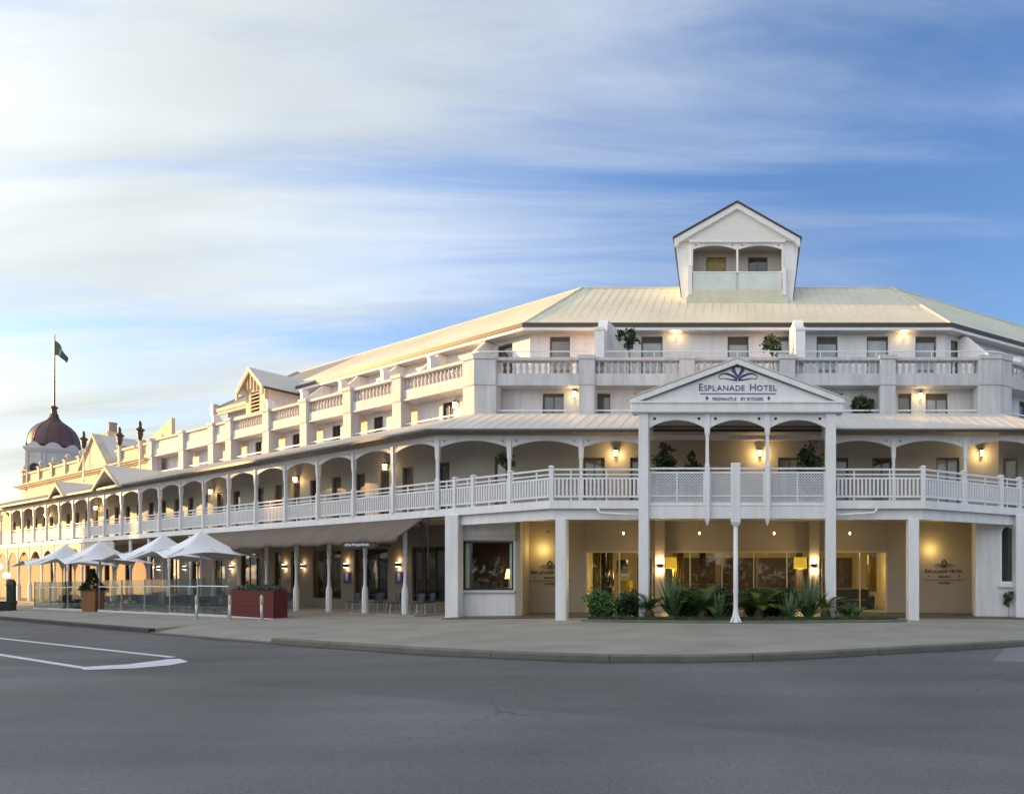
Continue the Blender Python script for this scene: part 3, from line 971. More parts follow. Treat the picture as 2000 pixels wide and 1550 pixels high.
    for i, (a, b) in enumerate(zip(ls[::2], ls[1::2])):
        if i < 5:
            row(LEFT, a, b)
        else:
            box_part('parapet_panel', 'parapet_stone', LEFT, a, b, 2.33, 2.5, 10.215, 10.785)
    row(RIGHT, T15 * 2.26 + .75, 6.1 - .34)
    # third floor wall
    w3 = (PY + 6.2) / FPX
    fo = [(1073, 1113), (1252, 1294), (1421, 1462), (1515, 1556), (1595, 1636), (1693, 1735), (1788, 1829)]
    fo = [((a - 1440) * w3, (b - 1440) * w3) for a, b in fo]
    MB().wall(FRONT, -X(6.2), X(6.2), 6.2, 6.45, 9.86, 13.62, [(a, b, 10.0, 13.28) for a, b in fo]).build('third_floor_wall', 'weatherboard', hotel)
    for i, (a, b) in enumerate(fo):
        window(FRONT, a, b, 10.0, 13.28, 6.33, hotel, 'brown_frame', ('pane_mid', 'pane_sky_tint', 'pane_sky_tint', 'pane_sky_tint', 'pane_sky_tint', 'pane_sky_tint', 'pane_sky_tint')[i], (1, 3 if i % 2 else 2), .07, blind=(.14, .22, .30, .12, .26, .10, .2)[i])
    tl = [2.4, 4.6, 8.2, 11.9, 15.6, 19.4]
    MB().wall(LEFT, T15 * 6.2 + .002, 33.2, 6.2, 6.45, 9.86, 13.62, [(s + .5, s + 1.6, 10.0, 13.2) for s in tl]).build('third_floor_wall', 'weatherboard', hotel)
    for s in tl:
        window(LEFT, s + .5, s + 1.6, 10.0, 13.2, 6.27, hotel, 'brown_frame', 'pane_dark', (1, 2), .06)
    MB().wall(RIGHT, T15 * 6.2 + .002, TR, 6.2, 6.45, 9.86, 13.62, [(2.1, 3.1, 10.0, 13.2)]).build('third_floor_wall', 'weatherboard', hotel)
    window(RIGHT, 2.1, 3.1, 10.0, 13.2, 6.27, hotel, 'brown_frame', 'pane_mid', (1, 2), .06)
    # main roof, dark gutter, pale fascia, soffit
    rp_ = [(5.72, 13.66), (11.24, 17.80), (11.24, 17.86), (5.70, 13.72)]
    bk = [(11.24, 17.80), (16.6, 13.66), (16.6, 13.72), (11.24, 17.86)]
    MB().sweep(rp_, tl=25.2).build('main_roof', 'cream_roof', hotel)
    MB().sweep(bk, tl=33.6).build('main_roof', 'cream_roof', hotel)
    m = MB()
    m.add([LEFT.pt(25.21, b, h) for b, h in rp_] + [LEFT.pt(33.6, b, h) for b, h in rp_], [(0, 1, 5, 4), (1, 2, 6, 5), (2, 3, 7, 6), (3, 0, 4, 7), (0, 1, 2, 3), (4, 5, 6, 7)])
    m.build('main_roof', 'grey_roof', hotel)  # far end of the same roof, its shade put into the grey colour
    m = MB().plate(LEFT_END, [(5.72, 13.60), (16.6, 13.60), (11.24, 17.78)], 0, .12)
    m.build('gable_end', 'weatherboard', hotel)
    m = MB()
    m.beam(LEFT.pt(33.66, 5.6, 13.62), LEFT.pt(33.66, 11.24, 17.88), .12, .28)
    m.box(LEFT, 33.5, 33.9, 5.45, 5.8, 13.2, 14.05)
    m.build('bargeboard', 'verandah_roof', hotel)
    MB().sweep([(5.56, 13.50), (5.74, 13.50), (5.74, 13.70), (5.56, 13.70)], tl=22.3).build('gutter', 'gutter_dark', hotel)
    MB().sweep([(5.60, 13.36), (5.72, 13.36), (5.72, 13.496), (5.60, 13.496)], tl=22.3).build('fascia', 'white_paint', hotel)
    m = MB().box(LEFT, 25.9, 33.6, 5.58, 5.74, 13.40, 13.66)
    m.box(LEFT, 25.9, 33.6, 5.62, 5.72, 13.2, 13.38)
    m.build('fascia', 'old_render', hotel)
    MB().sweep([(5.73, 13.40), (6.2, 13.40), (6.2, 13.45), (5.73, 13.45)], tl=33).build('soffit', 'soffit', hotel)
    # ridge and hip cappings
    m = MB()
    for sx in (-1, 1):
        m.tube([(sx * X(5.72), PY + 5.72, 13.74), (sx * X(11.24), PY + 11.24, 17.90)], .055, 6)
    m.tube([LEFT.pt(33.6, 11.24, 17.88), (-X(11.24), PY + 11.24, 17.88), (X(11.24), PY + 11.24, 17.88), RIGHT.pt(TR, 11.24, 17.88)], .06, 6)
    m.build('ridge_cap', 'cream_roof', hotel)
    # sheeting ribs down the slopes
    rb = MB()
    for k in range(-26, 27):
        x = k * .44
        be = min(11.2, (PX - abs(x)) / T15)
        if be > 5.8:
            rb.beam(FRONT.pt(x, 5.72, 13.728), FRONT.pt(x, be, 13.735 + (be - 5.72) * .75), .012, .010)
    for fr, end in ((LEFT, 25.2), (RIGHT, TR)):
        s = 1.7
        while s < end:
            be = min(11.2, s / T15)
            rb.beam(fr.pt(s, 5.72, 13.728), fr.pt(s, be, 13.735 + (be - 5.72) * .75), .012, .010)
            s += .44
    o = rb.build('roof_ribs', 'cream_roof', hotel); o['kind'] = 'stuff'
    rb = MB()
    for fr, a, e in ((FRONT, -11.6, 11.6), (LEFT, .2, 66), (RIGHT, .2, TR)):
        s = a
        while s < e:
            if not (fr is FRONT and abs(s) < 3.9):
                rb.beam(fr.pt(s, -.6, 7.235), fr.pt(s, 2.1, 8.447), .012, .008)
            s += .44
    o = rb.build('verandah_roof_ribs', 'verandah_roof', hotel); o['kind'] = 'stuff'
    # fin walls that part the terraces: scrolled front end, slope up to the roof

    def fin(fr, s, wd):
        side = Fr(fr.pt(s - wd / 2, 0, 0)[:2], fr.n, fr.a)
        out = [(2.30, 10.88), (2.30, 12.05), (2.24, 12.10), (2.24, 12.22), (2.75, 12.25), (2.95, 12.35), (3.15, 12.75), (3.35, 12.95), (3.9, 13.0), (5.7, 13.38), (6.22, 13.38), (6.22, 9.9), (2.65, 9.9), (2.65, 10.88)]
        MB().plate(side, out, 0, wd).build('fin_wall', 'white_paint', hotel)
    for x in (-5.95, 2.72):
        fin(FRONT, x, .42)
    out2 = [4.4, 8.1, 11.8, 15.6, 19.4, 26.2]
    for s in out2:
        side = Fr(LEFT.pt(s - .1, 0, 0)[:2], LEFT.n, LEFT.a)
        MB().plate(side, [(2.65, 9.9), (2.65, 11.62), (2.6, 11.64), (2.6, 11.76), (2.95, 11.76), (3.0, 11.6), (3.6, 11.1), (5.75, 13.36), (6.22, 13.36), (6.22, 9.9)], 0, .22).build('fin_wall', 'white_paint', hotel)
    side = Fr(RIGHT.pt(2.6, 0, 0)[:2], RIGHT.n, RIGHT.a)
    MB().plate(side, [(2.65, 9.9), (2.65, 11.4), (2.9, 11.5), (3.2, 11.4), (3.6, 11.25), (5.75, 13.3), (6.22, 13.3), (6.22, 9.9)], 0, .22).build('fin_wall', 'white_paint', hotel)


LEFT_END = Fr(LEFT.pt(33.45, 0, 0)[:2], LEFT.n, LEFT.a)


def dormer():
    tc, hw = 23.9, 1.2
    d = MB().wall(LEFT, tc - hw, tc + hw, 4.0, 4.2, 10.0, 13.3, [(tc - .55, tc + .55, 11.3, 13.2)])
    d.plate(LEFT, [(tc - hw, 13.3), (tc + hw, 13.3), (tc, 14.3)], 4.0, 4.2)
    dm = d.build('dormer', 'old_render', hotel)
    for k in range(8):
        h = 11.36 + k * .23
        MB().hexa([LEFT.pt(tc - .55, 3.97, h), LEFT.pt(tc + .55, 3.97, h), LEFT.pt(tc + .55, 4.14, h + .15), LEFT.pt(tc - .55, 4.14, h + .15),
                   LEFT.pt(tc - .55, 3.97, h + .04), LEFT.pt(tc + .55, 3.97, h + .04), LEFT.pt(tc + .55, 4.14, h + .19), LEFT.pt(tc - .55, 4.14, h + .19)]).build('louvre_slat', 'old_render', dm)
    MB().box(LEFT, tc - .6, tc + .6, 4.21, 4.25, 11.2, 13.25).build('louvre_back', 'wood_dark', dm)
    # verge boards with dropped ends and little king post
    m = MB()
    for e in (-1, 1):
        x1 = tc + e * (hw + .42)
        m.plate(LEFT, [(tc, 14.62), (tc, 14.34), (x1 - e * .1, 13.12), (x1 - e * .1, 12.75), (x1 + e * .12, 12.75), (x1 + e * .12, 13.2)], 3.62, 3.72)
    m.box(LEFT, tc - .06, tc + .06, 3.73, 3.85, 13.3, 14.35)
    m.box(LEFT, tc - .45, tc - .37, 3.73, 3.85, 13.3, 14.0)
    m.box(LEFT, tc + .37, tc + .45, 3.73, 3.85, 13.3, 14.0)
    m.build('verge_board', 'old_render', dm)
    m = MB()
    bi = 5.72 + (14.55 - 13.66) / .75 + .3
    for e in (-1, 1):
        x1 = tc + e * (hw + .5)
        m.hexa([LEFT.pt(tc, 3.6, 14.57), LEFT.pt(x1, 3.6, 13.2), LEFT.pt(x1, 6.2, 13.2), LEFT.pt(tc, bi, 14.57), LEFT.pt(tc, 3.6, 14.65), LEFT.pt(x1, 3.6, 13.28), LEFT.pt(x1, 6.2, 13.28), LEFT.pt(tc, bi, 14.65)])
    m.build('dormer_roof', 'verandah_roof', dm)
    m = MB()
    for e in (-1, 1):
        s = tc + e * hw
        m.box(LEFT, min(s, s - e * .15), max(s, s - e * .15), 4.2, 6.2, 10.0, 13.3)
    m.build('dormer_side', 'weatherboard', dm)
    MB().box(LEFT, tc - hw - .55, tc - hw - .48, 3.7, 6.1, 13.1, 13.22).build('dormer_gutter', 'gutter_dark', dm)


def portico():
    y = DY
    for sx in (-1, 1):
        c = sx * 3.22
        m = MB().cube(c - .17, c + .17, y - .3, y + .05, gz(c) - .02, 7.12)
        m.build('portico_column', 'white_paint', hotel, bevel=.012)
    PF = Fr((0, y), (1, 0), (0, 1))
    # entablature, pediment panel, raking mouldings, roof
    MB().box(PF, -3.63, 3.63, -.42, .12, 7.10, 7.40).build('entablature', 'white_paint', hotel, bevel=.01)
    MB().box(PF, -3.66, 3.66, -.46, .14, 7.402, 7.47).build('cornice', 'white_paint', hotel)
    ped = MB().plate(PF, [(-3.4, 7.46), (3.4, 7.46), (0, 8.72)], -.30, -.10).build('pediment', 'white_paint', hotel)
    m = MB()
    for e in (-1, 1):
        m.plate(PF, [(0, 8.92), (0, 8.74), (e * 3.46, 7.44), (e * 3.66, 7.44), (e * 3.66, 7.55)], -.44, -.18)
    m.build('raking_cornice', 'white_paint', ped)
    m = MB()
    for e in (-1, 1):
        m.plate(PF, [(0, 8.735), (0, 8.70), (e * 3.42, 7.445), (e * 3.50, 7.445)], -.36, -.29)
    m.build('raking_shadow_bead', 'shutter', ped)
    m = MB()
    for e in (-1, 1):
        m.hexa([Vector(p) for p in ((0, y - .46, 8.925), (e * 3.70, y - .46, 7.55), (e * 3.70, 27.8, 7.55), (0, 27.8, 8.925), (0, y - .46, 8.975), (e * 3.70, y - .46, 7.60), (e * 3.70, 27.8, 7.60), (0, 27.8, 8.975))])
    m.build('portico_roof', 'verandah_roof', hotel)
    MB().cube(-3.3, 3.3, y + .15, 27.8, 7.3, 7.36).build('portico_ceiling', 'cream_wall', hotel)
    for sx in (-1, 1):
        MB().cube(sx * 3.3 - .06, sx * 3.3 + .06, y + .13, 25.4, 6.92, 7.29).build('portico_beam', 'white_paint', hotel)
    # three arches with pierced spandrels
    for a, b in ((-3.05, -1.12), (-.95, .95), (1.12, 3.05)):
        pts = [(a, 7.10), (a, 6.62)] + arc(a + .02, b - .02, 6.62, .27) + [(b, 6.62), (b, 7.10)]
        MB().plate(PF, pts, -.2, -.13, [list(reversed(disc(a + .2, 6.93, .055))), list(reversed(disc(b - .2, 6.93, .055)))]).build('valance', 'white_paint', hotel)
        for q in (a + .2, b - .2):
            MB().box(PF, q - .08, q + .08, -.125, -.11, 6.85, 7.01).build('roundel_back', 'dark_frame', hotel)
    for c in (-1.035, 1.035):
        m = MB().sq((c, y - .17, 0), [(.02, 3.26), (.07, 3.42), (.085, 3.5), (.085, 5.3), (.06, 5.42), (.055, 6.3), (.09, 6.45), (.09, 7.1)])
        m.build('portico_post', 'white_paint', hotel)
    MB().box(PF, -3.05, 3.05, -.12, .06, 3.50, 3.94).build('portico_fascia', 'white_paint', hotel)
    MB().box(PF, -3.05, 3.05, -.14, -.03, 3.942, 3.99).build('portico_sill', 'white_paint', hotel)
    MB().box(PF, -3.05, 3.05, -.13, -.05, 5.20, 5.26).build('hand_rail', 'white_paint', hotel)
    # lattice balustrade
    for a, b in ((-3.05, -1.12), (-.95, .95), (1.12, 3.05)):
        f = MB()
        f.box(PF, a, b, -.11, -.05, 5.06, 5.12).box(PF, a, b, -.11, -.05, 3.99, 4.05).box(PF, a, b, -.11, -.05, 4.26, 4.30)
        for q in (a + .03, (a + b) / 2, b - .03):
            f.box(PF, q - .025, q + .025, -.115, -.045, 4.0, 5.11)
        pan = f.build('lattice_panel', 'white_paint', hotel)
        lat = MB()
        w, h, p = b - a, 1.02, .105
        k = -h
        while k < w:
            for sg in (0, 1):
                s0, s1 = max(0, k), min(w, k + h)
                if s1 - s0 > .02:
                    h0, h1 = s0 - k, s1 - k
                    if sg:
                        h0, h1 = h - h0, h - h1
                    bb = -.075 - .012 * sg
                    lat.beam(PF.pt(a + s0, bb, 4.05 + h0), PF.pt(a + s1, bb, 4.05 + h1), .012, .034, up=Vector((0, -1, 0)).cross(PF.pt(a + s1, 0, h1) - PF.pt(a + s0, 0, h0)))
            k += p
        o = lat.build('lattice_strips', 'lattice', pan)
        o['kind'] = 'stuff'


def cupola():
    y = 34.7
    PF = Fr((0, y), (1, 0), (0, 1))
    cu = MB().box(PF, -2.7, 2.7, -.42, 2.0, 15.75, 16.28).build('cupola', 'cream_roof', hotel)
    MB().box(PF, -2.62, 2.62, -.36, 1.9, 16.282, 16.72).build('balcony_floor', 'cream_roof', cu)
    # flared side walls
    for e in (-1, 1):
        MB().hexa([Vector(p) for p in ((e * 2.46, y - .1, 16.2), (e * 2.95, y - .1, 16.2), (e * 2.95, y + 4, 16.2), (e * 2.62, y + 4, 16.2),
                                       (e * 2.48, y - .1, 19.36), (e * 3.30, y - .1, 19.36), (e * 3.30, y + 4, 19.36), (e * 2.75, y + 4, 19.36))]).build('side_wall', 'white_paint', cu)
        MB().beam((e * 2.99, y - .06, 16.4), (e * 3.33, y - .06, 19.0), .06, .06).build('shadow_gap_strip', 'shutter', cu)  # dark strip drawn as the shadow gap along the flared edge
    # gable panel over the opening, arched valance
    MB().plate(PF, [(-3.2, 19.37), (3.2, 19.37), (0.0, 21.27)], -.26, .1).build('cupola_gable', 'cupola_white', cu)
    MB().box(PF, -2.56, 2.56, -.30, .18, 19.26, 19.368).build('cupola_beam', 'white_paint', cu)
    for a, b in ((-2.4, -.06), (.06, 2.4)):
        pts = [(a, 19.26), (a, 18.93)] + arc(a + .02, b - .02, 18.93, .22) + [(b, 18.93), (b, 19.26)]
        MB().plate(PF, pts, -.16, -.1, [list(reversed(disc(a + .2, 19.15, .05))), list(reversed(disc(b - .2, 19.15, .05)))]).build('valance', 'white_paint', cu)
    for q in (-2.42, 0, 2.42):
        MB().sq((q, y - .12, 16.72), [(.055, 0), (.055, 2.54)]).build('cupola_post', 'white_paint', cu)
    for e in (-1, 1):
        MB().plate(PF, [(0, 21.28), (0, 20.98), (e * 3.05, 19.22), (e * 3.22, 19.0), (e * 3.34, 19.0), (e * 3.34, 19.39)], -.42, -.262).build('verge_board', 'white_paint', cu)
        MB().hexa([Vector(p) for p in ((0, y - .5, 21.29), (e * 3.42, y - .5, 19.36), (e * 3.42, y + 4.6, 19.36), (0, y + 4.6, 21.29), (0, y - .5, 21.36), (e * 3.42, y - .5, 19.43), (e * 3.42, y + 4.6, 19.43), (0, y + 4.6, 21.36))]).build('cupola_roof', 'gutter_dark', cu)
    for a, b in ((-2.36, -.07), (.07, 2.36)):
        MB().box(PF, a, b, -.26, -.22, 16.74, 17.64).build('balustrade_panel', 'glass_frost', cu)
    MB().box(PF, -2.5, 2.5, -.28, -.2, 17.642, 17.70).build('hand_rail', 'white_paint', cu)
    for e in (-1, 1):
        MB().sq((e * 2.5, y - .3, 16.4), [(.1, 0), (.1, 1.5), (.13, 1.52), (.13, 1.58)]).build('newel_post', 'white_paint', cu)
    ops = [(-1.7, -.62, 16.9, 18.95), (.58, 1.66, 16.9, 18.95)]
    MB().wall(PF, -2.45, 2.45, .7, .88, 16.0, 19.36, ops).build('back_wall', 'cream_wall', cu)
    for i, (a, b, c0, d) in enumerate(ops):
        window(PF, a, b, c0, d, .74, cu, 'brown_frame', 'pane_dark' if i else 'pane_amber', (1 + i, 1), .06)
    MB().box(PF, -2.45, 2.45, .11, .7, 19.25, 19.34).build('ceiling', 'cream_wall', cu)
    MB().plate(PF, [(-2.9, 16.0), (2.9, 16.0), (3.25, 19.3), (0, 21.2), (-3.25, 19.3)], 3.8, 4.0).build('rear_wall', 'weatherboard', cu)


mat('cupola_white', (0.74, 0.73, 0.70), 0.6, 0.03)
mat('glass_frost', (0.62, 0.68, 0.66), 0.25, 0.08, 1.5)
mat('pane_amber', (0.13, 0.10, 0.03), 0.08, 0.3, 1.5, emit=(0.5, 0.32, 0.03), estr=0.05)
verandah()
railing()
first_floor()
upper_floors()
dormer()
portico()
cupola()


def ground_floor():
    # columns carrying the deck
    for x, yy, w in ((-6.16, 22.75, .185), (6.16, 22.75, .185), (-11.0, 25.15, .25), (10.98, 25.15, .25)):
        MB().cube(x - w, x + w, yy - w, yy + w, gz(x) - .02, 3.86 if abs(x) > 7 else 3.495).build('deck_column', 'white_paint', hotel, bevel=.012)
    # porch floor
    m = MB()
    for a, b in ((-11, -4), (-4, 4), (4, 11)):
        m.add([(a, 23.9, gz(a) + .02), (b, 23.9, gz(b) + .02), (b, 27.5, gz(b) + .02), (a, 27.5, gz(a) + .02)], [(0, 1, 2, 3)])
    m.build('porch_floor', 'porch_tile', hotel)
    GW = Fr((0, 27.35), (1, 0), (0, 1))
    low, top = -.12, 3.84
    # sign walls either side and wall over the lobby glass
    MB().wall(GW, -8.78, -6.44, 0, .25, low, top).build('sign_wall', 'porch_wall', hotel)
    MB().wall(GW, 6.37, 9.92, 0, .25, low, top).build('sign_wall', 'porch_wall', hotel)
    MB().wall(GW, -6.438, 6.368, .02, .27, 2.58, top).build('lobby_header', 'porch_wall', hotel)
    # returns and outer walls
    def slab(p, q, th, ops=()):
        p, q = Vector(p), Vector(q)
        d = (q - p); L = d.length; d.normalize()
        return Fr((p.x, p.y), (d.x, d.y), (-d.y, d.x)), L
    fr, L = slab((-8.55, 25.5), (-8.78, 27.34), .2)
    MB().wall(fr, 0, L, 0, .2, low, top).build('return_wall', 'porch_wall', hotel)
    fr, L = slab((9.9, 27.34), (9.32, 25.3), .2)
    MB().wall(fr, 0, L, 0, .2, low, top).build('return_wall', 'render_white', hotel)
    BW = Fr((0, 25.5), (1, 0), (0, 1))
    x0, x1 = at(903, 25.5), at(1003, 25.5)
    zb, zt = 1.5 + (1125 - 1152) / FPX * 25.5, 1.5 + (1125 - 1056) / FPX * 25.5
    MB().wall(BW, -11.2, -8.552, 0, .25, low, top, [(x0, x1, zb, zt)]).build('bay_wall', 'render_white', hotel)
    w = window(BW, x0, x1, zb, zt, .02, hotel, 'dark_frame', 'glass_clear', (1, 1), .07, 'shop_window', .1)
    MB().box(BW, x0 + .12, x1 - .12, .13, .15, zb + .1, zt - .1).box(BW, x0 + .16, x1 - .16, .125, .155, zb + .14, zt - .14).build('inner_frame', 'dark_frame', None) if False else None
    MB().box(BW, x0 + .1, x0 + .2, .14, .2, zb + .02, zt - .02).box(BW, x1 - .2, x1 - .1, .14, .2, zb + .02, zt - .02).build('inner_frame', 'white_paint', w)
    MB().box(BW, x0 - .15, x1 + .05, -.1, .2, zb - .1, zb - .02).build('sill', 'plinth_white', hotel)
    MB().box(BW, x0 - .1, x1 + .12, -.12, -.002, zt + .04, zt + .22).build('window_hood', 'cream_wall', hotel)
    RW = Fr((0, 25.3), (1, 0), (0, 1))
    ax = at(1967, 25.3)
    MB().wall(RW, 9.32, 11.4, 0, .25, low, top, [(ax - .27, ax + .27, 1.24, 3.18)]).build('bay_wall', 'render_white', hotel)
    # arched window: frame ring with a real pane
    outer = [(ax - .27, 1.24)] + [(ax + .27 * math.cos(a), 3.18 - .0 + .27 * math.sin(a)) for a in [math.pi - math.pi * i / 10 for i in range(11)]] + [(ax + .27, 1.24)]
    inner = [(ax + (s - ax) * .82, 1.30 + (h - 1.24) * .965) for s, h in outer]
    aw = MB().plate(RW, [(ax + (s - ax) * 1.18, 1.2 + (h - 1.24) * 1.02) for s, h in outer], -.035, -.002, [list(reversed(inner))]).build('arched_window', 'white_paint', hotel)
    MB().plate(RW, outer, -.012, -.006).build('pane', 'pane_dark', aw)
    MB().box(RW, ax - .38, ax + .38, -.12, -.002, 1.08, 1.19).build('sill', 'white_paint', hotel)
    # side closures behind
    fr, L = slab((-11.2, 25.52), (-11.24, 27.86), .2)
    MB().wall(fr, 0, L, 0, .2, low, top).build('return_wall', 'render_white', hotel)

    # ---- lobby: frame, panes, two piers with up-down lights
    fm = MB()
    for q in (-6.44, 6.29):
        fm.box(GW, q, q + .08, .03, .15, -.05, 2.575)
    fm.box(GW, -6.36, 6.29, .03, .15, 2.50, 2.574).box(GW, -6.36, 6.29, .03, .15, -.05, .06)
    mull = [-5.0, -3.6, -2.0, -.65, .7, 2.1, 3.6, 4.12, 5.2]
    for q in mull:
        fm.box(GW, q - .025, q + .025, .05, .13, .06, 2.5)
    lob = fm.build('lobby_glazing', 'brass_frame', hotel)
    xs = [-6.36] + mull + [6.29]
    for a, b in zip(xs, xs[1:]):
        MB().box(GW, a + .026, b - .026, .085, .095, .062, 2.498).build('pane', 'glass_clear', lob)
    MB().cube(4.02, 4.06, 27.28, 27.33, .9, 1.3).build('door_handle', 'metal', lob)
    for x in (at(1289, 27.0), at(1590, 27.0)):
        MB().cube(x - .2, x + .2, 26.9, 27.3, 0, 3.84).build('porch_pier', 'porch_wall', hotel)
    # lobby room
    rm = MB()
    rm.cube(-7.0, 7.0, 27.66, 35.2, -.06, .03)
    rm.build('lobby_floor', 'lobby_floor', hotel)
    rm = MB().cube(-7.0, 7.0, 35.2, 35.4, 0, 3.0).cube(-7.2, -7.0, 27.62, 35.4, 0, 3.0).cube(7.0, 7.2, 27.62, 35.4, 0, 3.0)
    rm.build('lobby_wall', 'lobby_wall', hotel)
    MB().cube(-7.2, 7.2, 27.64, 35.4, 2.9, 3.0).build('lobby_ceiling', 'cream_wall', hotel)
    for a, b in ((-5.4, -3.4), (-3.2, -1.2), (-.9, 1.0), (1.2, 3.1), (3.4, 6.2)):
        MB().cube(a, b, 35.0, 35.19, .05, 2.5).build('wall_panelling', 'wood_dark', hotel)
    # ---- left wing: bar front
    ops = [(2.7, 5.1, .35, 2.85), (7.0, 9.8, .35, 2.85), (11.0, 13.7, .35, 2.85), (15.3, 15.9, .3, 2.85), (17.0, 17.8, .3, 2.85), (19.1, 21.6, .7, 2.85), (23.6, 25.2, .3, 2.85), (27.0, 28.2, .3, 2.85), (30.0, 31.6, .3, 2.85), (34, 35, .2, 2.9), (38, 39, .2, 2.9), (42, 43, .2, 2.9), (46, 47, .2, 2.9), (50, 51, .2, 2.9), (54, 55, .2, 2.9)]
    MB().wall(LEFT, T15 * 2.26 + .25, TL, 2.26, 2.52, -.7, 3.84, ops).build('bar_wall', 'bar_render', hotel)
    for a, b, c, d in ops:
        n = 3 if b - a > 2 else (2 if b - a > 1 else 1)
        window(LEFT, a, b, c, d, 2.36, hotel, 'dark_frame', 'glass_clear', (n, 1), .05, 'bar_window')
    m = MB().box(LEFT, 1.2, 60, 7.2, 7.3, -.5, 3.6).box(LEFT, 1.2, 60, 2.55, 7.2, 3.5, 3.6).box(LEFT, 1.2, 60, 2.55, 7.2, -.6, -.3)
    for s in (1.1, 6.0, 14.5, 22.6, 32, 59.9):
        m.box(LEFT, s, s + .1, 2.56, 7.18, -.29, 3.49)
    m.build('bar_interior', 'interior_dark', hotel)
    # verandah floor step along the bar
    m = MB()
    for k in range(22):
        a, b = -1.6 + 3.2 * k, 1.6 + 3.2 * k
        if k == 0: a = 1.0
        pa, pb, pc, pd = LEFT.pt(a, -.35, 0), LEFT.pt(b, -.35, 0), LEFT.pt(b, 2.26, 0), LEFT.pt(a, 2.26, 0)
        z = lambda p, d: (p.x, p.y, gz(p.x) + d)
        m.hexa([Vector(z(p, -.1)) for p in (pa, pb, pc, pd)] + [Vector(z(p, .07)) for p in (pa, pb, pc, pd)])
    m.build('verandah_floor', 'concrete', hotel)
    # turned ground-floor posts
    pm = MB().lathe((0, 0, 0), [(.125, -.7), (.125, .85), (.11, 1.0), (.07, 1.15), (.055, 1.5), (.06, 2.0), (.085, 2.3), (.06, 2.42), (.085, 2.5), (.085, 3.9)], 8, math.pi / 8).mesh('turned_post', 'white_paint', False)
    for k in range(21):
        t = 2.2 + 2.85 * k
        p = LEFT.pt(t, 0.05, 0)
        link('turned_post', pm, hotel, (p.x, p.y, gz(p.x) * .3), LEFT.ang)
    for k in range(11, 20):
        a, b = 2.2 + 2.85 * k + .09, 2.2 + 2.85 * (k + 1) - .09
        MB().plate(LEFT, [(a, 3.86), (a, 2.7)] + arc(a + .05, b - .05, 2.7, .75) + [(b, 2.7), (b, 3.86)], 0.02, .08).build('arcade_valance', 'old_render', hotel)
    # awning under the deck edge: folds sag between ribs
    m = MB()
    n = 56
    top_, bot, low_ = [], [], []
    for i in range(n + 1):
        t = 0.8 + 19.5 * i / n
        sag = .05 * math.sin(i * math.pi / 7) ** 2 + .02 * math.sin(i * 1.7)
        top_.append(LEFT.pt(t, -.06, 3.82))
        bot.append(LEFT.pt(t, -1.15, 3.02 - sag))
        low_.append(LEFT.pt(t, -1.17, 2.86 - sag * 1.4))
    k = n + 1
    m.add(top_ + bot + low_, [(i, i + 1, k + i + 1, k + i) for i in range(n)] + [(k + i, k + i + 1, 2 * k + i + 1, 2 * k + i) for i in range(n)])
    o = m.build('awning', 'canvas', hotel, smooth=True)
    sol = o.modifiers.new('cloth', 'SOLIDIFY'); sol.thickness = .012
    m = MB()
    for t in (.8, 5.6, 10.5, 15.4, 20.3):
        m.tube([LEFT.pt(t, -.05, 3.75), LEFT.pt(t, -.6, 3.42), LEFT.pt(t, -1.15, 2.98)], .02, 5)
        m.tube([LEFT.pt(t, -.05, 3.0), LEFT.pt(t, -.5, 3.25), LEFT.pt(t, -.8, 3.25)], .018, 5)
    m.build('awning_frame', 'iron_dark', hotel)
    # curved iron bracket by the big column
    m = MB()
    m.tube([LEFT.pt(.6, .0, 2.2), LEFT.pt(.6, -.02, 3.8)], .035, 6)
    m.tube([LEFT.pt(.6 + .75 * (1 - math.cos(a)), 0, 2.75 + .95 * math.sin(a)) for a in [i * math.pi / 16 for i in range(9)]], .03, 6)
    m.tube([LEFT.pt(.6 + .3 + .22 * math.cos(a), 0, 3.45 + .22 * math.sin(a)) for a in [i * math.pi / 6 for i in range(13)]], .022, 6)
    m.build('iron_bracket', 'iron_dark', hotel)


mat('brass_frame', (0.55, 0.48, 0.34), 0.4, 0.05, 3)
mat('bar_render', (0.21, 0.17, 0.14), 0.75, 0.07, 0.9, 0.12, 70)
ground_floor()

# ------------------------------------------------------------------ old wing with the dome
old = root('heritage_building', 'cream heritage building with maroon onion dome tower beyond the hotel wing', 'building', (-50.0, 56.0, -.4))


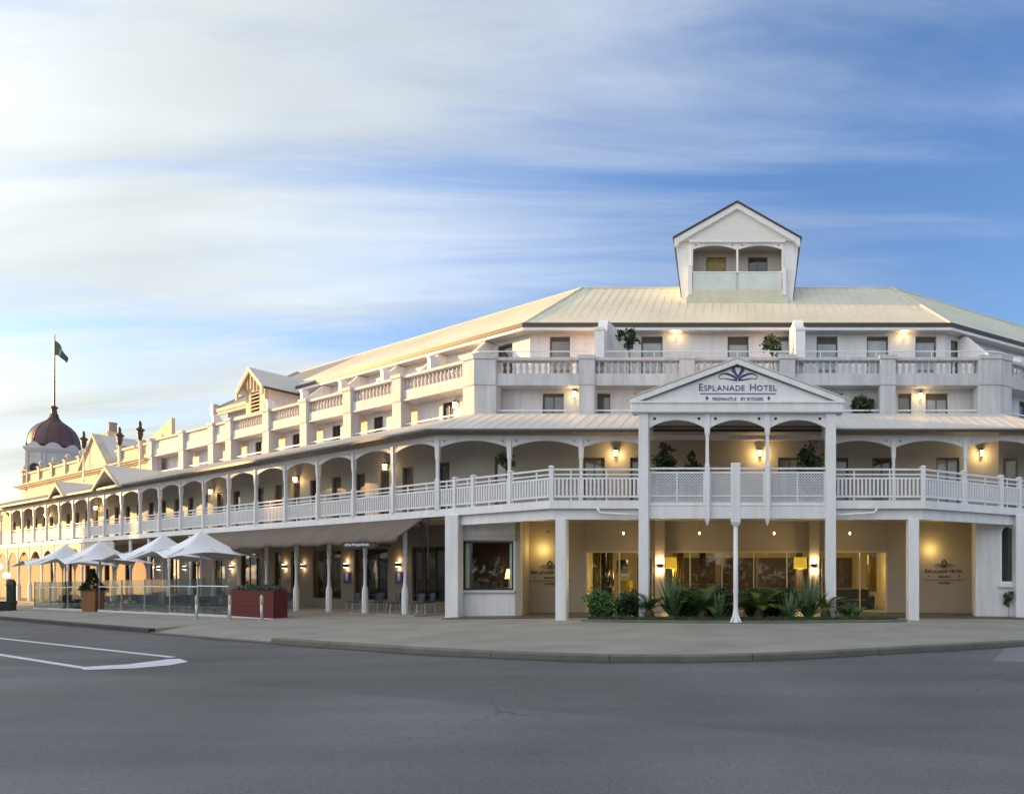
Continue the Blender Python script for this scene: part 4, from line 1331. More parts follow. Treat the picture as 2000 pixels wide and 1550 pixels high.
def old_wing():
    b = 2.2
    MB().wall(LEFT, 34.75, 63, 2.26, 2.7, 8.3, 9.42).build('upper_wall', 'old_render', old)
    m = MB()
    for o, h0, h1 in ((2.12, 9.42, 9.5), (1.95, 9.502, 9.6), (1.8, 9.602, 9.7)):
        m.box(LEFT, 34.75, 63.2 + 2.26 - o, o, 2.72, h0, h1)
    m.build('cornice', 'old_render', old)
    # balustraded parapet with piers and ball finials
    piers = [36.2, 40.0, 48.4, 51.6, 54.9, 58.2, 61.5, 62.8]
    m = MB().box(LEFT, 34.75, 41, 2.3, 2.55, 9.702, 10.05).box(LEFT, 34.75, 41, 2.26, 2.6, 10.68, 10.85)
    m.box(LEFT, 34.75, 41, 2.36, 2.46, 10.052, 10.678)
    m.build('parapet', 'old_render', old)
    m = MB().box(LEFT, 47.2, 63, 2.3, 2.55, 9.702, 10.05).box(LEFT, 47.2, 63, 2.26, 2.6, 10.68, 10.85)
    m.box(LEFT, 47.2, 63, 2.36, 2.46, 10.052, 10.678)
    m.build('parapet', 'old_render', old)
    for s in piers:
        p = MB().box(LEFT, s - .25, s + .25, 2.2, 2.66, 9.704, 11.0).box(LEFT, s - .31, s + .31, 2.14, 2.72, 11.002, 11.1)
        c = LEFT.pt(s, 2.43, 11.1)
        if s > 48:
            p.lathe(c, [(.06, 0), (.05, .1), (.14, .2), (.17, .33), (.12, .46), (.02, .55)], 8)
        p.build('parapet_pier', 'old_render', old)
    # pediment with its own little roof
    s0, s1, sc = 41.2, 47.0, 44.0
    MB().plate(LEFT, [(s0, 9.72), (s1, 9.72), (sc, 12.1)], 1.95, 2.2).build('pediment', 'old_render', old)
    m = MB()
    for e in (s0, s1):
        d = -1 if e < sc else 1
        m.plate(LEFT, [(sc, 12.35), (sc, 12.12), (e - d * .02, 9.72), (e + d * .28, 9.72)], 1.8, 2.3)
    m.build('raking_cornice', 'old_render', old)
    m = MB()
    for e in (s0 - .2, s1 + .2):
        m.hexa([LEFT.pt(sc, 2.302, 12.28), LEFT.pt(e, 2.302, 9.8), LEFT.pt(e, 6.5, 9.8), LEFT.pt(sc, 6.5, 12.28), LEFT.pt(sc, 2.302, 12.34), LEFT.pt(e, 2.302, 9.86), LEFT.pt(e, 6.5, 9.86), LEFT.pt(sc, 6.5, 12.34)])
    m.build('pediment_roof', 'verandah_roof', old)
    MB().box(LEFT, 34.75, 62.8, 2.71, 12, 9.5, 9.7).build('flat_roof', 'verandah_roof', old)
    # rising blind wall of the hotel's older stair behind
    MB().plate(Fr(LEFT.pt(0, 3.2, 0)[:2], LEFT.a, LEFT.n), [(33.9, 9.7), (33.9, 12.6), (37.5, 11.6), (41, 10.9), (41, 9.7)], 0, .2).build('stair_wall', 'old_render', old)
    # chimney with pot
    c = LEFT.pt(47.4, 4.0, 0)
    ch = MB().sq((c.x, c.y, 9.7), [(.62, 0), (.62, 2.3), (.5, 2.9), (.42, 3.3), (.48, 3.32), (.48, 3.5)], LEFT.ang).build('chimney', 'old_render', old)
    MB().lathe((c.x, c.y, 13.2), [(.26, 0), (.24, .7), (.28, .72), (.28, .8)], 10).build('chimney_pot', 'terracotta', ch)
    # tower
    Z = 60.0
    cx = at(106, Z)
    q = .76
    tw = MB().lathe((cx, Z, 8.5), [(2.42 * q, 0), (2.42 * q, 4.75)], 8, math.pi / 8).build('tower', 'tower_render', old)
    m = MB()
    m.lathe((cx, Z, 0), [(r * q, z) for r, z in ((2.5, 12.75), (2.62, 12.9), (2.75, 13.05), (2.75, 13.2), (2.5, 13.25))], 8, math.pi / 8)
    m.build('tower_cornice', 'tower_render', tw)
    for i in range(8):                        # rounded antefixes round the dome foot
        a = i * math.pi / 4
        d = Vector((math.cos(a), math.sin(a), 0))
        f = Fr((cx + d.x * 2.35 * q, Z + d.y * 2.35 * q), (-d.y, d.x), (-d.x, -d.y))
        MB().plate(f, [(-.56, 13.2)] + arc(-.52, .52, 13.3, .36, 8) + [(.56, 13.2)], 0, .15).build('antefix', 'tower_render', tw)
    for i in range(8):
        a = i * math.pi / 4
        d = Vector((math.cos(a), math.sin(a), 0))
        f = Fr((cx + d.x * 2.235 * q, Z + d.y * 2.235 * q), (-d.y, d.x), (-d.x, -d.y))
        for e in (-.6, .6):
            MB().box(f, e - .1, e + .1, -.09, .02, 9.2, 12.7).build('pilaster', 'tower_render', tw)
        out = [(-.42, 10.2)] + [(.42 * math.cos(x), 11.3 + .42 * math.sin(x)) for x in [math.pi - math.pi * k / 8 for k in range(9)]] + [(.42, 10.2)]
        MB().plate(f, out, -.03, -.004).build('tower_window', 'pane_dark', tw)
    prof = [(r * q, z) for r, z in [(2.28, 0), (2.30, .35), (2.26, .8), (2.12, 1.25), (1.86, 1.7), (1.45, 2.1), (.98, 2.4), (.62, 2.62), (.40, 2.9), (.28, 3.3), (.22, 3.75), (.34, 3.82), (.34, 3.92), (.12, 4.05), (.05, 4.1)]]
    dm = MB().lathe((cx, Z, 13.25), prof, 28).build('dome', 'maroon', tw, smooth=True)
    for i in range(12):
        a = 2 * math.pi * i / 12
        MB().tube([(cx + (r + .01) * math.cos(a), Z + (r + .01) * math.sin(a), 13.25 + z) for r, z in prof[:10]], .035, 5).build('dome_rib', 'maroon', dm)
    MB().tube([(cx, Z, 17.2), (cx + .02, Z, 20.5), (cx + .04, Z, 23.9)], [.07, .05, .035], 8).build('flagpole', 'iron_dark', old)
    # the flag, hanging slack
    fl = MB()
    na, nb = 9, 9
    vs = []
    for i in range(na + 1):
        for j in range(nb + 1):
            u, v = i / na, j / nb
            x = cx + .06 + 1.12 * u ** 0.8 * (1 - .18 * v) + .02 * v
            z = 23.35 - 1.55 * u ** 1.25 - (1.35 - .85 * u) * v
            y = Z + .18 * math.sin(u * 7 + v * 1.6) * u
            vs.append((x, y, z))
    fl.add(vs, [(i * (nb + 1) + j, i * (nb + 1) + j + 1, (i + 1) * (nb + 1) + j + 1, (i + 1) * (nb + 1) + j) for i in range(na) for j in range(nb)])
    f = fl.build('flag', 'flag_green', None, smooth=True)
    f.modifiers.new('cloth', 'SOLIDIFY').thickness = .01
    tag(f, 'slack dark green flag hanging from the pole above the maroon dome', 'flag')
    # lamps on tall poles against the parapet
    pr = None
    for s, lab in ((34.6, 'dark urn lamp on parapet pole nearest the hotel wing, tallest of three'), (38.2, 'dark urn lamp on parapet pole just right of the cream chimney'), (45.3, 'dark urn lamp on parapet pole standing at the top of the old pediment')):
        p = LEFT.pt(s, 1.72, 0)
        z0 = 8.25 if s < 45 else 8.75
        if pr is None:
            pr = root('parapet_lamp', lab, 'lamp', (p.x, p.y, z0), 'urn lamps along the old parapet', world_parts=False)
            link('pole', MB().lathe((0, 0, 0), [(.09, 0), (.07, .1), (.05, .2), (.05, 2.6)], 8).mesh('pole', 'steel_pole', True), pr)
            link('urn', MB().lathe((0, 0, 2.55), [(.05, 0), (.11, .15), (.18, .5), (.14, .55), (.26, .72), (.26, .76), (.11, .86), (.08, 1.0), (.1, 1.1), (.04, 1.35)], 10).mesh('urn', 'iron_dark', True), pr)
            o = pr
        else:
            o = copy_tree(pr)
            o.location = (p.x, p.y, z0)
            o['label'] = lab


mat('tower_render', (0.50, 0.50, 0.52), 0.8, 0.08, 0.8, 0.15, 40)
old_wing()

# ------------------------------------------------------------------ lettering and emblems


def text_mesh(s, size, align='CENTER', ext=.012):
    cu = bpy.data.curves.new('t', 'FONT')
    cu.body = s; cu.size = size; cu.align_x = align; cu.extrude = ext; cu.resolution_u = 3
    o = bpy.data.objects.new('t', cu)
    COL.objects.link(o)
    dg = bpy.context.evaluated_depsgraph_get()
    dg.update()
    me = bpy.data.meshes.new_from_object(o.evaluated_get(dg))
    bpy.data.objects.remove(o)
    return me


def text_width(me):
    xs = [v.co.x for v in me.vertices]
    return min(xs), max(xs)


def name_line(words_, big, small, sp):
    """small-capitals line: returns list of (mesh, x offset) and total width"""
    out, x = [], 0.0
    for wd in words_:
        for i, ch in enumerate(wd):
            me = text_mesh(ch, big if i == 0 else small, 'LEFT')
            lo, hi = text_width(me)
            out.append((me, x - lo))
            x += hi - lo + sp
        x += big * .42
    return out, x - big * .42 - sp


def hotel_sign(name, label, x, y, zc, scale, m, sub, extra_line):
    """emblem over a two-word name and a small line; faces the street (-Y)"""
    rt = root(name, label, 'sign', (x, y, zc), world_parts=False)
    up = (R(90), 0, 0)

    def put(me, dx, dz, nm, parent=rt, s=1.0):
        me.materials.clear(); me.materials.append(M[m])
        o = link(nm, me, parent, (dx * scale, 0, dz * scale), rot=up)
        o.scale = (s * scale, s * scale, 1)
        return o
    letters, w = name_line(['ESPLANADE', 'HOTEL'], .44, .345, .045)
    k = 2.66 / w
    for me, dx in letters:
        put(me, dx * k - 1.33, 0, 'letter', s=k)
    put(text_mesh(sub, .155), 0, -.34, 'small_line')
    LF = Fr((0, 0), (1, 0), (0, 1))
    q = scale
    sh = lambda pts: [(a * q, b * q) for a, b in pts]
    # emblem: pierced diamond and leaf scrolls
    d = MB().plate(LF, sh([(0, .96), (.235, .70), (0, .42), (-.235, .70)]), -.012, .0, [sh([(-.10, .80), (-.09, .70), (0, .52), (.09, .70), (.10, .80)])])
    link('emblem_diamond', d.mesh('emblem_diamond', m), rt)
    s = MB()
    for e in (-1, 1):
        top = [(e * .03, .40), (e * .16, .50), (e * .34, .575), (e * .50, .585), (e * .62, .53), (e * .66, .46), (e * .62, .41), (e * .54, .41)]
        s.tube([(a * q, -.01, b * q) for a, b in top], [.03 * q, .034 * q, .03 * q, .018 * q, .013 * q, .012 * q, .012 * q, .01 * q], 6)
        low = [(e * .02, .36), (e * .2, .375), (e * .4, .41), (e * .52, .43)]
        s.tube([(a * q, -.01, b * q) for a, b in low], [.028 * q, .018 * q, .014 * q, .01 * q], 6)
    link('emblem_scroll', s.mesh('emblem_scroll', m), rt)
    u = MB()
    if extra_line:
        u.plate(LF, sh([(-1.5, -.53), (1.5, -.53), (1.5, -.50), (-1.5, -.50)]), -.012, 0)
        put(text_mesh(extra_line, .15), 0, -.78, 'small_line')
        dx = 1.08
    else:
        u.plate(LF, sh([(-1.3, -.115), (1.3, -.115), (1.3, -.09), (-1.3, -.09)]), -.012, 0)
        dx = 1.06
    link('rule', u.mesh('rule', m), rt)
    for e in (-1, 1):
        v = MB().plate(LF, sh([(e * dx, -.18), (e * dx + .05, -.26), (e * dx, -.34), (e * dx - .05, -.26)]), -.012, 0)
        link('diamond_mark', v.mesh('diamond_mark', m), rt)
    return rt


hotel_sign('pediment_sign', 'dark blue hotel name and diamond emblem on the white pediment', .02, DY - .306, 7.86, 1.0, 'sign_blue', 'FREMANTLE   BY RYDGES', None)
hotel_sign('wall_sign', 'brown hotel name lettering on wall left of the lobby, half behind a column', at(1074, 27.33), 27.335, 1.62, .60, 'sign_brown', 'FREMANTLE', 'BY RYDGES')
hotel_sign('wall_sign', 'brown hotel name lettering on tan wall right of the lobby', at(1844, 27.33), 27.335, 1.66, .60, 'sign_brown', 'FREMANTLE', 'BY RYDGES')

# ------------------------------------------------------------------ wall lanterns and sconces
LAN = []


def lantern_proto():
    rt = root('wall_lantern', 'x', 'lamp', (0, 0, 0), 'lit lanterns on the hotel walls', world_parts=False)
    a = MB().box(WORLD, -.05, .05, -.03, 0, -.1, .16).tube([(0, -.02, .12), (0, -.1, .22), (0, -.2, .22), (0, -.2, .17)], .014, 6)
    link('bracket', a.mesh('bracket', 'iron_dark'), rt)
    a = MB().lathe((0, -.2, .08), [(.13, 0), (.10, .04), (.03, .1), (.01, .13)], 6)
    link('cap', a.mesh('cap', 'iron_dark'), rt)
    link('finial', MB().lathe((0, -.2, -.2), [(.01, -.08), (.035, -.04), (.06, 0)], 6).mesh('finial', 'iron_dark'), rt)
    link('lamp_glass', MB().lathe((0, -.2, -.195), [(.055, 0), (.10, .27)], 6).mesh('lamp_glass', 'lamp_glow'), rt)
    return rt


def place_lantern(fr, s, b, h, label, watts, scale=1.0):
    if not LAN:
        o = lantern_proto(); LAN.append(o)
    else:
        o = copy_tree(LAN[0])
    p = fr.pt(s, b - .004, h)
    o.location = p
    o.rotation_euler = (0, 0, math.atan2(fr.n[1], fr.n[0]) - math.pi / 2)
    o['label'] = label
    o.scale = (scale,) * 3
    if watts:
        q = fr.pt(s, b - .30, h - .10)
        d = bpy.data.lights.new('lantern_light', 'POINT')
        d.energy = watts; d.color = (1.0, .66, .26); d.shadow_soft_size = .06
        l = bpy.data.objects.new('lantern_light', d)
        COL.objects.link(l)
        l.location = q


def front_l(px, py, b, label, w):
    Z = PY + b
    x, h = at(px, Z, py)
    place_lantern(FRONT, x, b, h, label, w, .85)


front_l(1320, 655, 6.2, 'lit wall lantern under the roof eave, left of the third-floor centre window', 4)
front_l(1764, 655, 6.2, 'lit wall lantern under the roof eave near the right corner', 4)
front_l(1124, 770, 3.0, 'lit wall lantern on second floor left of the pediment', 4)
front_l(1796, 773, 3.0, 'lit wall lantern on second floor right of the pediment', 4)
front_l(1204, 884, 2.26, 'lit lantern on the balcony wall just left of the portico', 14)
front_l(1484, 884, 2.26, 'lit lantern on the wall inside the portico balcony', 18)
front_l(1915, 884, 2.26, 'lit lantern on the balcony wall far right of the portico', 14)
place_lantern(LEFT, 2.75, 3.0, 9.3, 'unlit looking lantern on second-floor wall beside the left corner pier', 2)
place_lantern(LEFT, 4.55, 6.2, 12.9, 'lit lantern high on third-floor wall of the left wing by the roof corner', 8)
for t, lab, w in ((6.9, 'lit lantern on left wing verandah wall nearest the corner', 11), (15.05, 'lit lantern midway along the left wing verandah, brightest glow', 17), (25.0, 'lit lantern on left wing verandah wall above the umbrellas', 13), (44.1, 'lit lantern on old wing verandah wall beside the larger gablet', 20), (55.6, 'lit lantern on old wing verandah wall farthest left', 20)):
    place_lantern(LEFT, t, 2.26, 6.75, lab, w)

SCO = []


def place_sconce(fr, s, b, h, label, watts, up=True):
    if not SCO:
        o = root('wall_sconce', 'x', 'lamp', (0, 0, 0), 'small up and down lights on the ground floor', world_parts=False)
        link('housing', MB().box(WORLD, -.09, .09, -.16, 0, -.09, .09).mesh('housing', 'iron_dark'), o)
        link('lamp_glass', MB().box(WORLD, -.075, .075, -.15, -.01, .092, .11).box(WORLD, -.075, .075, -.15, -.01, -.11, -.092).mesh('lamp_glass', 'lamp_white'), o)
        SCO.append(o)
    else:
        o = copy_tree(SCO[0])
    o.location = fr.pt(s, b - .003, h)
    o.rotation_euler = (0, 0, math.atan2(fr.n[1], fr.n[0]) - math.pi / 2)
    o['label'] = label
    for dz in (.2, -.2):
        if watts:
            d = bpy.data.lights.new('sconce_light', 'POINT')
            d.energy = watts; d.color = (1.0, .68, .34); d.shadow_soft_size = .05
            l = bpy.data.objects.new('sconce_light', d)
            COL.objects.link(l)
            l.location = fr.pt(s, b - .14, h + dz)


PR = Fr((0, 26.9), (1, 0), (0, 1))
place_sconce(PR, at(1289, 26.9), 0, 1.94, 'lit up-down light on the lobby pier left of the big agave', 9)
place_sconce(PR, at(1590, 26.9), 0, 1.94, 'lit up-down light on the lobby pier right of the white front post', 9)
for t, lab, w in ((6.05, 'lit sconce above the blue poster beside the bar corner column', 3.5), (10.4, 'lit sconce above the blue poster on the second bar pillar', 3.5), (14.5, 'lit sconce on bar wall behind the third turned post', 2), (16.45, 'lit sconce on the narrow bar wall right of the red planter', 3), (22.6, 'lit sconce on bar wall under the umbrella tip', 5), (29.0, 'dark sconce on bar wall behind the conifer planter', 0), (33.0, 'dark sconce on bar wall behind the leftmost umbrella poles', 0)):
    place_sconce(LEFT, t, 2.26, 2.05, lab, w)

# porch down lights for the wall signs
for px, lab, e in ((1073, 'small porch spotlight above the left wall sign', -.35), (1838, 'small porch spotlight above the right wall sign', -.35)):
    x = at(px, 27.0)
    o = root('porch_spotlight', lab, 'lamp', (x, 26.8, 3.3), 'porch spotlights', world_parts=False)
    link('stem', MB().tube([(0, 0, .5), (0, 0, .1)], .012, 6).mesh('stem', 'metal'), o)
    link('head', MB().lathe((0, 0, -.05), [(.05, 0), (.06, .1), (.03, .16)], 10).mesh('head', 'metal'), o)
    d = bpy.data.lights.new('spot', 'POINT'); d.energy = 9; d.color = (1, .72, .25); d.shadow_soft_size = .05
    l = bpy.data.objects.new('spot_light', d); COL.objects.link(l); l.location = (x + e, 26.98, 2.62)
for px, lab in ((1218, 'small porch spotlight before the left lobby window'), (1366, 'small porch spotlight left of the white front post'), (1512, 'small porch spotlight right of the white front post'), (1660, 'small porch spotlight before the right lobby doors')):
    x = at(px, 25.8)
    o = root('porch_spotlight', lab, 'lamp', (x, 25.8, 3.22), 'porch spotlights', world_parts=False)
    link('stem', MB().tube([(0, 0, .58), (0, 0, .1)], .012, 6).mesh('stem', 'metal'), o)
    link('head', MB().lathe((0, 0, -.05), [(.028, 0), (.034, .06), (.02, .1)], 10).mesh('head', 'lamp_white'), o)
    d = bpy.data.lights.new('spot', 'POINT'); d.energy = 6; d.color = (1, .70, .36); d.shadow_soft_size = .05
    l = bpy.data.objects.new('spot_light', d); COL.objects.link(l); l.location = (x, 25.8, 3.05)

# ------------------------------------------------------------------ lobby furnishing


def lobby():
    def curtain(x, y, w, h0, h1, name_label, m='curtain_yellow'):
        n = 24
        front = [(x + w * i / n, y + .05 * math.sin(i * 1.3)) for i in range(n + 1)]
        mb = MB()
        k = n + 1
        mb.add([(a, b, h0) for a, b in front] + [(a, b, h1) for a, b in front], [(i, i + 1, k + i + 1, k + i) for i in range(n)])
        o = mb.build('curtain', m, None, True)
        o.modifiers.new('cloth', 'SOLIDIFY').thickness = .015
        tag(o, name_label, 'curtain')
    curtain(-6.3, 28.2, .35, .05, 2.85, 'yellow curtain at the far left edge of the lobby window')
    curtain(-6.02, 29.2, .42, .05, 2.85, 'yellow curtain beside the standing person in the lobby')
    curtain(6.0, 29.6, .36, .8, 2.85, 'long yellow curtain behind the right lobby door')
    curtain(-2.9, 29.0, .5, .05, 2.85, 'yellow curtain left of the white front post in the lobby')
    # dark brown timber posts inside
    for x, y, lab in ((-5.95, 28.7, 'dark timber post inside the lobby between the yellow curtains'), (-1.6, 30, 'dark timber post inside the lobby left of the front post'), (2.9, 30.2, 'dark timber post inside the lobby near the right pier')):
        tag(MB().sq((x, y, .03), [(.16, 0), (.14, .3), (.14, 2.6), (.17, 2.86)]).build('timber_post', 'wood_dark'), lab, 'post')

    def pendant(x, y, z, r, hgt, lab, m, watts, col):
        o = root('pendant_lamp', lab, 'lamp', (x, y, z), 'lobby pendant lamps')
        n = 16
        MB().lathe((x, y, z), [(r * .92, hgt), (r, 0), (r - .012, 0), (r * .92 - .012, hgt)], n).build('lamp_shade', m, o, True)
        MB().tube([(x, y, z + hgt * .6), (x, y, 2.9)], .01, 5).build('cord', 'iron_dark', o)
        MB().lathe((x, y, z + .05), [(.02, 0), (.055, .05), (.05, .1), (.02, .14)], 8).build('bulb', 'lamp_white', o, True)
        if watts:
            point_light('pendant_light', (x, y, z - .08), watts, col, o, .08)
    pendant(at(1215, 29.5), 29.5, 1.62, .27, .62, 'dark brown drum pendant lamp in the left lobby window', 'wood_dark', 65, (1, .72, .38))
    pendant(at(1310, 29.0), 29.0, 1.85, .30, .5, 'yellow lit drum shade left in the lobby, above the agave', 'shade_lit', 55, (1, .66, .22))
    pendant(at(1563, 29.0), 29.0, 1.85, .30, .5, 'yellow lit drum shade right of the white front post in the lobby', 'shade_lit', 55, (1, .66, .22))
    pendant(at(1702, 30.0), 30.0, 2.1, .2, .4, 'small lit pendant lamp behind the right lobby door', 'shade_lit', 45, (1, .7, .3))
    # ceiling strip lights at the back
    for a, b, lab in ((-5.2, -4.1, 'lit ceiling strip in the lobby above the standing person'), (3.9, 5.0, 'lit ceiling strip in the lobby behind the right doors'), (.3, 2.3, 'bright ceiling strip in the lobby right of the front post')):
        tag(MB().cube(a, b, 30.4, 30.6, 2.82, 2.88).build('ceiling_light', 'lamp_white'), lab, 'lamp', 'lobby ceiling strips')
        point_light('strip_light', ((a + b) / 2, 30.5, 2.7), 38, (1, .74, .36), None, .2)
    # yellow tub chair with a stem
    x, y = at(1222, 28.6), 28.6
    o = root('tub_chair', 'bright yellow high tub chair in the left lobby window', 'chair', (x, y, .03))
    MB().lathe((x, y, .03), [(.22, 0), (.2, .03), (.035, .06), (.035, .7)], 12).build('pedestal', 'yellow_fabric', o)
    MB().lathe((x, y, .03), [(.05, .68), (.22, .78), (.31, .95), (.31, 1.28), (.26, 1.28), (.24, .98), (.1, .9)], 16).build('shell', 'yellow_fabric', o, True)
    # dark sofas and counter

    def sofa(x, y, w, lab, m='interior_dark'):
        o = root('sofa', lab, 'sofa', (x, y, .03))
        MB().cube(x - w / 2, x + w / 2, y, y + .8, .12, .45).build('seat', m, o, bevel=.04)
        MB().cube(x - w / 2, x + w / 2, y + .62, y + .86, .46, .95).build('backrest', m, o, bevel=.05)
        for e in (-1, 1):
            MB().cube(x + e * w / 2 - .1, x + e * w / 2 + .1, y - .02, y + .86, .05, .62).build('armrest', m, o, bevel=.04)
    sofa(5.3, 29.2, 1.6, 'dark sofa behind the right lobby doors')
    sofa(-4.6, 30.6, 1.8, 'dark sofa in the left of the lobby')
    sofa(1.2, 30.8, 1.8, 'dark sofa in the middle of the lobby behind the plants')
    o = root('reception_desk', 'dark timber reception desk at the back of the lobby', 'desk', (-2.4, 33.5, .03))
    MB().cube(-4.2, -.6, 33.3, 33.9, .03, 1.05).build('front_panel', 'wood_dark', o)
    MB().cube(-4.3, -.5, 33.2, 34.0, 1.052, 1.1).build('counter_top', 'lobby_floor', o)


def skin_mesh(name, verts, edges, radii, m, parent=None, sub=2, root_i=0):
    me = bpy.data.meshes.new(name)
    me.from_pydata(verts, edges, [])
    o = link(name, me, parent)
    sk = o.modifiers.new('skin', 'SKIN')
    sk.use_smooth_shade = True
    for i, v in enumerate(me.skin_vertices[0].data):
        v.radius = (radii[i], radii[i]) if not isinstance(radii[i], tuple) else radii[i]
        v.use_root = i == root_i
    ss = o.modifiers.new('sub', 'SUBSURF'); ss.levels = sub; ss.render_levels = sub
    me.materials.append(M[m])
    return o


def person():
    x, y, z = at(1187, 28.8), 28.8, .03
    rt = root('person', 'person with short dark hair in dark jacket standing inside the left lobby window', 'person', (x, y, z), world_parts=False)
    V = [(0, 0, .95), (0, 0, 1.15), (0, .01, 1.35), (0, 0, 1.48), (0, -.01, 1.56), (0, -.02, 1.66), (0, -.02, 1.74),
         (.09, 0, .9), (.1, -.02, .5), (.1, 0, .1), (.1, -.14, .04), (-.09, 0, .9), (-.1, -.02, .5), (-.1, 0, .1), (-.1, -.14, .04),
         (.19, 0, 1.42), (.24, .03, 1.15), (.22, -.14, 1.0), (.18, -.22, .98), (-.19, 0, 1.42), (-.24, .03, 1.15), (-.23, -.1, .93), (-.22, -.14, .85)]
    E = [(0, 1), (1, 2), (2, 3), (3, 4), (4, 5), (5, 6), (0, 7), (7, 8), (8, 9), (9, 10), (0, 11), (11, 12), (12, 13), (13, 14), (2, 15), (15, 16), (16, 17), (17, 18), (2, 19), (19, 20), (20, 21), (21, 22)]
    rr = [.14, .13, .15, .06, .075, .095, .07, .095, .065, .045, .04, .095, .065, .045, .04, .07, .05, .038, .03, .07, .05, .038, .03]
    skin_mesh('body', V, E, rr, 'skin', rt)
    keep = [0, 1, 2, 15, 16, 17, 19, 20, 21]
    idx = {k: i for i, k in enumerate(keep)}
    skin_mesh('jacket', [V[k] for k in keep], [(idx[a], idx[b]) for a, b in E if a in idx and b in idx], [rr[k] * 1.16 for k in keep], 'jacket', rt)
    keep = [0, 7, 8, 9, 11, 12, 13]
    idx = {k: i for i, k in enumerate(keep)}
    skin_mesh('trousers', [V[k] for k in keep], [(idx[a], idx[b]) for a, b in E if a in idx and b in idx], [rr[k] * 1.18 for k in keep], 'jacket', rt)
    link('hair', MB().lathe((0, 0, 1.66), [(.10, -.02), (.112, .05), (.10, .11), (.06, .145), (.01, .155)], 12).mesh('hair', 'hair', True), rt, (0, .012, 0))
    c = MB().lathe((0, 0, 1.475), [(.085, 0), (.07, .045)], 12)
    link('collar', c.mesh('collar', 'shirt', True), rt)
    f = MB()
    for e in (-1, 1):
        f.lathe((e * .035, -.108, 1.675), [(.004, -.012), (.013, 0), (.004, .012)], 6)
    link('eyes', f.mesh('eyes', 'hair'), rt)
    link('nose', MB().add([(0, -.135, 1.635), (.015, -.11, 1.632), (-.015, -.11, 1.632), (0, -.11, 1.675)], [(0, 1, 3), (0, 3, 2), (0, 2, 1), (1, 2, 3)]).mesh('nose', 'skin'), rt)
    link('mouth', MB().box(WORLD, -.022, .022, -.112, -.1, 1.608, 1.614).mesh('mouth', 'wood_dark'), rt)


lobby()
person()

# warm lamps inside the bar
for t, b, h, w in ((3.8, 4.4, 2.2, 14), (8.6, 4.4, 2.3, 18), (12.2, 4.2, 2.3, 16), (20.4, 4.2, 2.2, 12), (24.5, 4.0, 2.2, 10), (30.6, 4.2, 2.2, 10)):
    p = LEFT.pt(t, b, h)
    o = root('bar_lamp', {3.8: 'small warm lamp inside the bar window by the corner column', 8.6: 'small warm lamp inside the second bar window', 12.2: 'small warm lamp inside the third bar window', 20.4: 'small warm lamp inside the bar behind the red planter', 24.5: 'small warm lamp inside the bar under the umbrella tip', 30.6: 'small warm lamp inside the bar behind the umbrellas'}[t], 'lamp', p, 'warm lamps inside the bar')
    MB().lathe(p, [(.03, .3), (.09, .12), (.1, 0), (.02, -.02)], 10).build('lamp_shade', 'lamp_glow', o, True)
    MB().tube([p + Vector((0, 0, .3)), p + Vector((0, 0, 3.5 - h))], .01, 5).build('cord', 'iron_dark', o)
    point_light('bar_light', p - Vector((0, 0, .15)), w, (1, .62, .25), o)
p = LEFT.pt(4.4, 6.9, 1.9)
tag(MB().box(LEFT, 3.6, 4.5, 7.1, 7.15, 1.1, 1.75).build('screen', 'screen_blue'), 'blue lit screen on the back wall of the bar near the corner', 'screen')
# small room behind the shop window
MB().cube(-11.0, -8.9, 26.9, 27.0, .2, 3.6).build('shop_back_wall', 'wood_dark', hotel)
MB().cube(-11.0, -8.9, 25.78, 26.9, 3.5, 3.56).build('shop_ceiling', 'interior_dark', hotel)
o = root('table_lamp', 'lit table lamp standing inside the square shop window', 'lamp', (-9.35, 26.5, 1.3))
MB().lathe((-9.35, 26.5, 1.05), [(.1, 0), (.03, .03), (.03, .35)], 8).build('base', 'metal', o)
MB().lathe((-9.35, 26.5, 1.4), [(.17, 0), (.09, .4)], 12).build('lamp_shade', 'lamp_glow_soft', o, True)
point_light('lamp_light', (-9.35, 26.25, 1.7), 5, (1, .7, .3), o)
tag(MB().cube(-9.9, -8.95, 26.3, 26.75, .9, 1.05).build('console_table', 'table_dark', bevel=.01), 'dark console table inside the square shop window', 'table')

# posters on the bar pillars
for t, lab in ((6.05, 'blue poster on the bar pillar next to the corner column'), (10.4, 'blue poster on the second bar pillar from the corner column')):
    o = root('poster', lab, 'poster', LEFT.pt(t, 2.25, 1.3))
    MB().box(LEFT, t - .3, t + .3, 2.225, 2.256, 1.15, 1.72).build('backing', 'poster_blue', o)
    MB().box(LEFT, t - .1, t + .12, 2.221, 2.2235, 1.3, 1.65).build('print', 'pane_sky_tint', o)

# hanging bar sign under the awning edge
p0 = ground(792, 1203)
yy = LEFT.pt(2.2, -1.25, 0)
o = root('hanging_sign', 'dark hanging bar sign with pale lettering under the awning edge', 'sign', (yy.x, yy.y, 2.55))
sf = Fr((yy.x - 1.25, yy.y - .0), (1, 0), (0, 1))
MB().box(sf, 0, 1.3, 0, .06, 2.62, 2.86).build('board', 'iron_dark', o)
MB().box(sf, 1.3, 1.42, -.02, .9, 2.7, 2.78).build('arm', 'iron_dark', o)
lt = MB()
rb = random.Random(4)
x = .10
for k in range(13):                # too small to read in the photograph: pale strokes only
    w_ = rb.uniform(.035, .075)
    lt.box(sf, x, x + w_, -.006, -.001, 2.70 + rb.uniform(-.01, .02), 2.78 + rb.uniform(-.01, .03))
    x += w_ + rb.uniform(.012, .03)
o2 = lt.build('lettering', 'lattice', o)
o2['kind'] = 'stuff'

# ------------------------------------------------------------------ vegetation


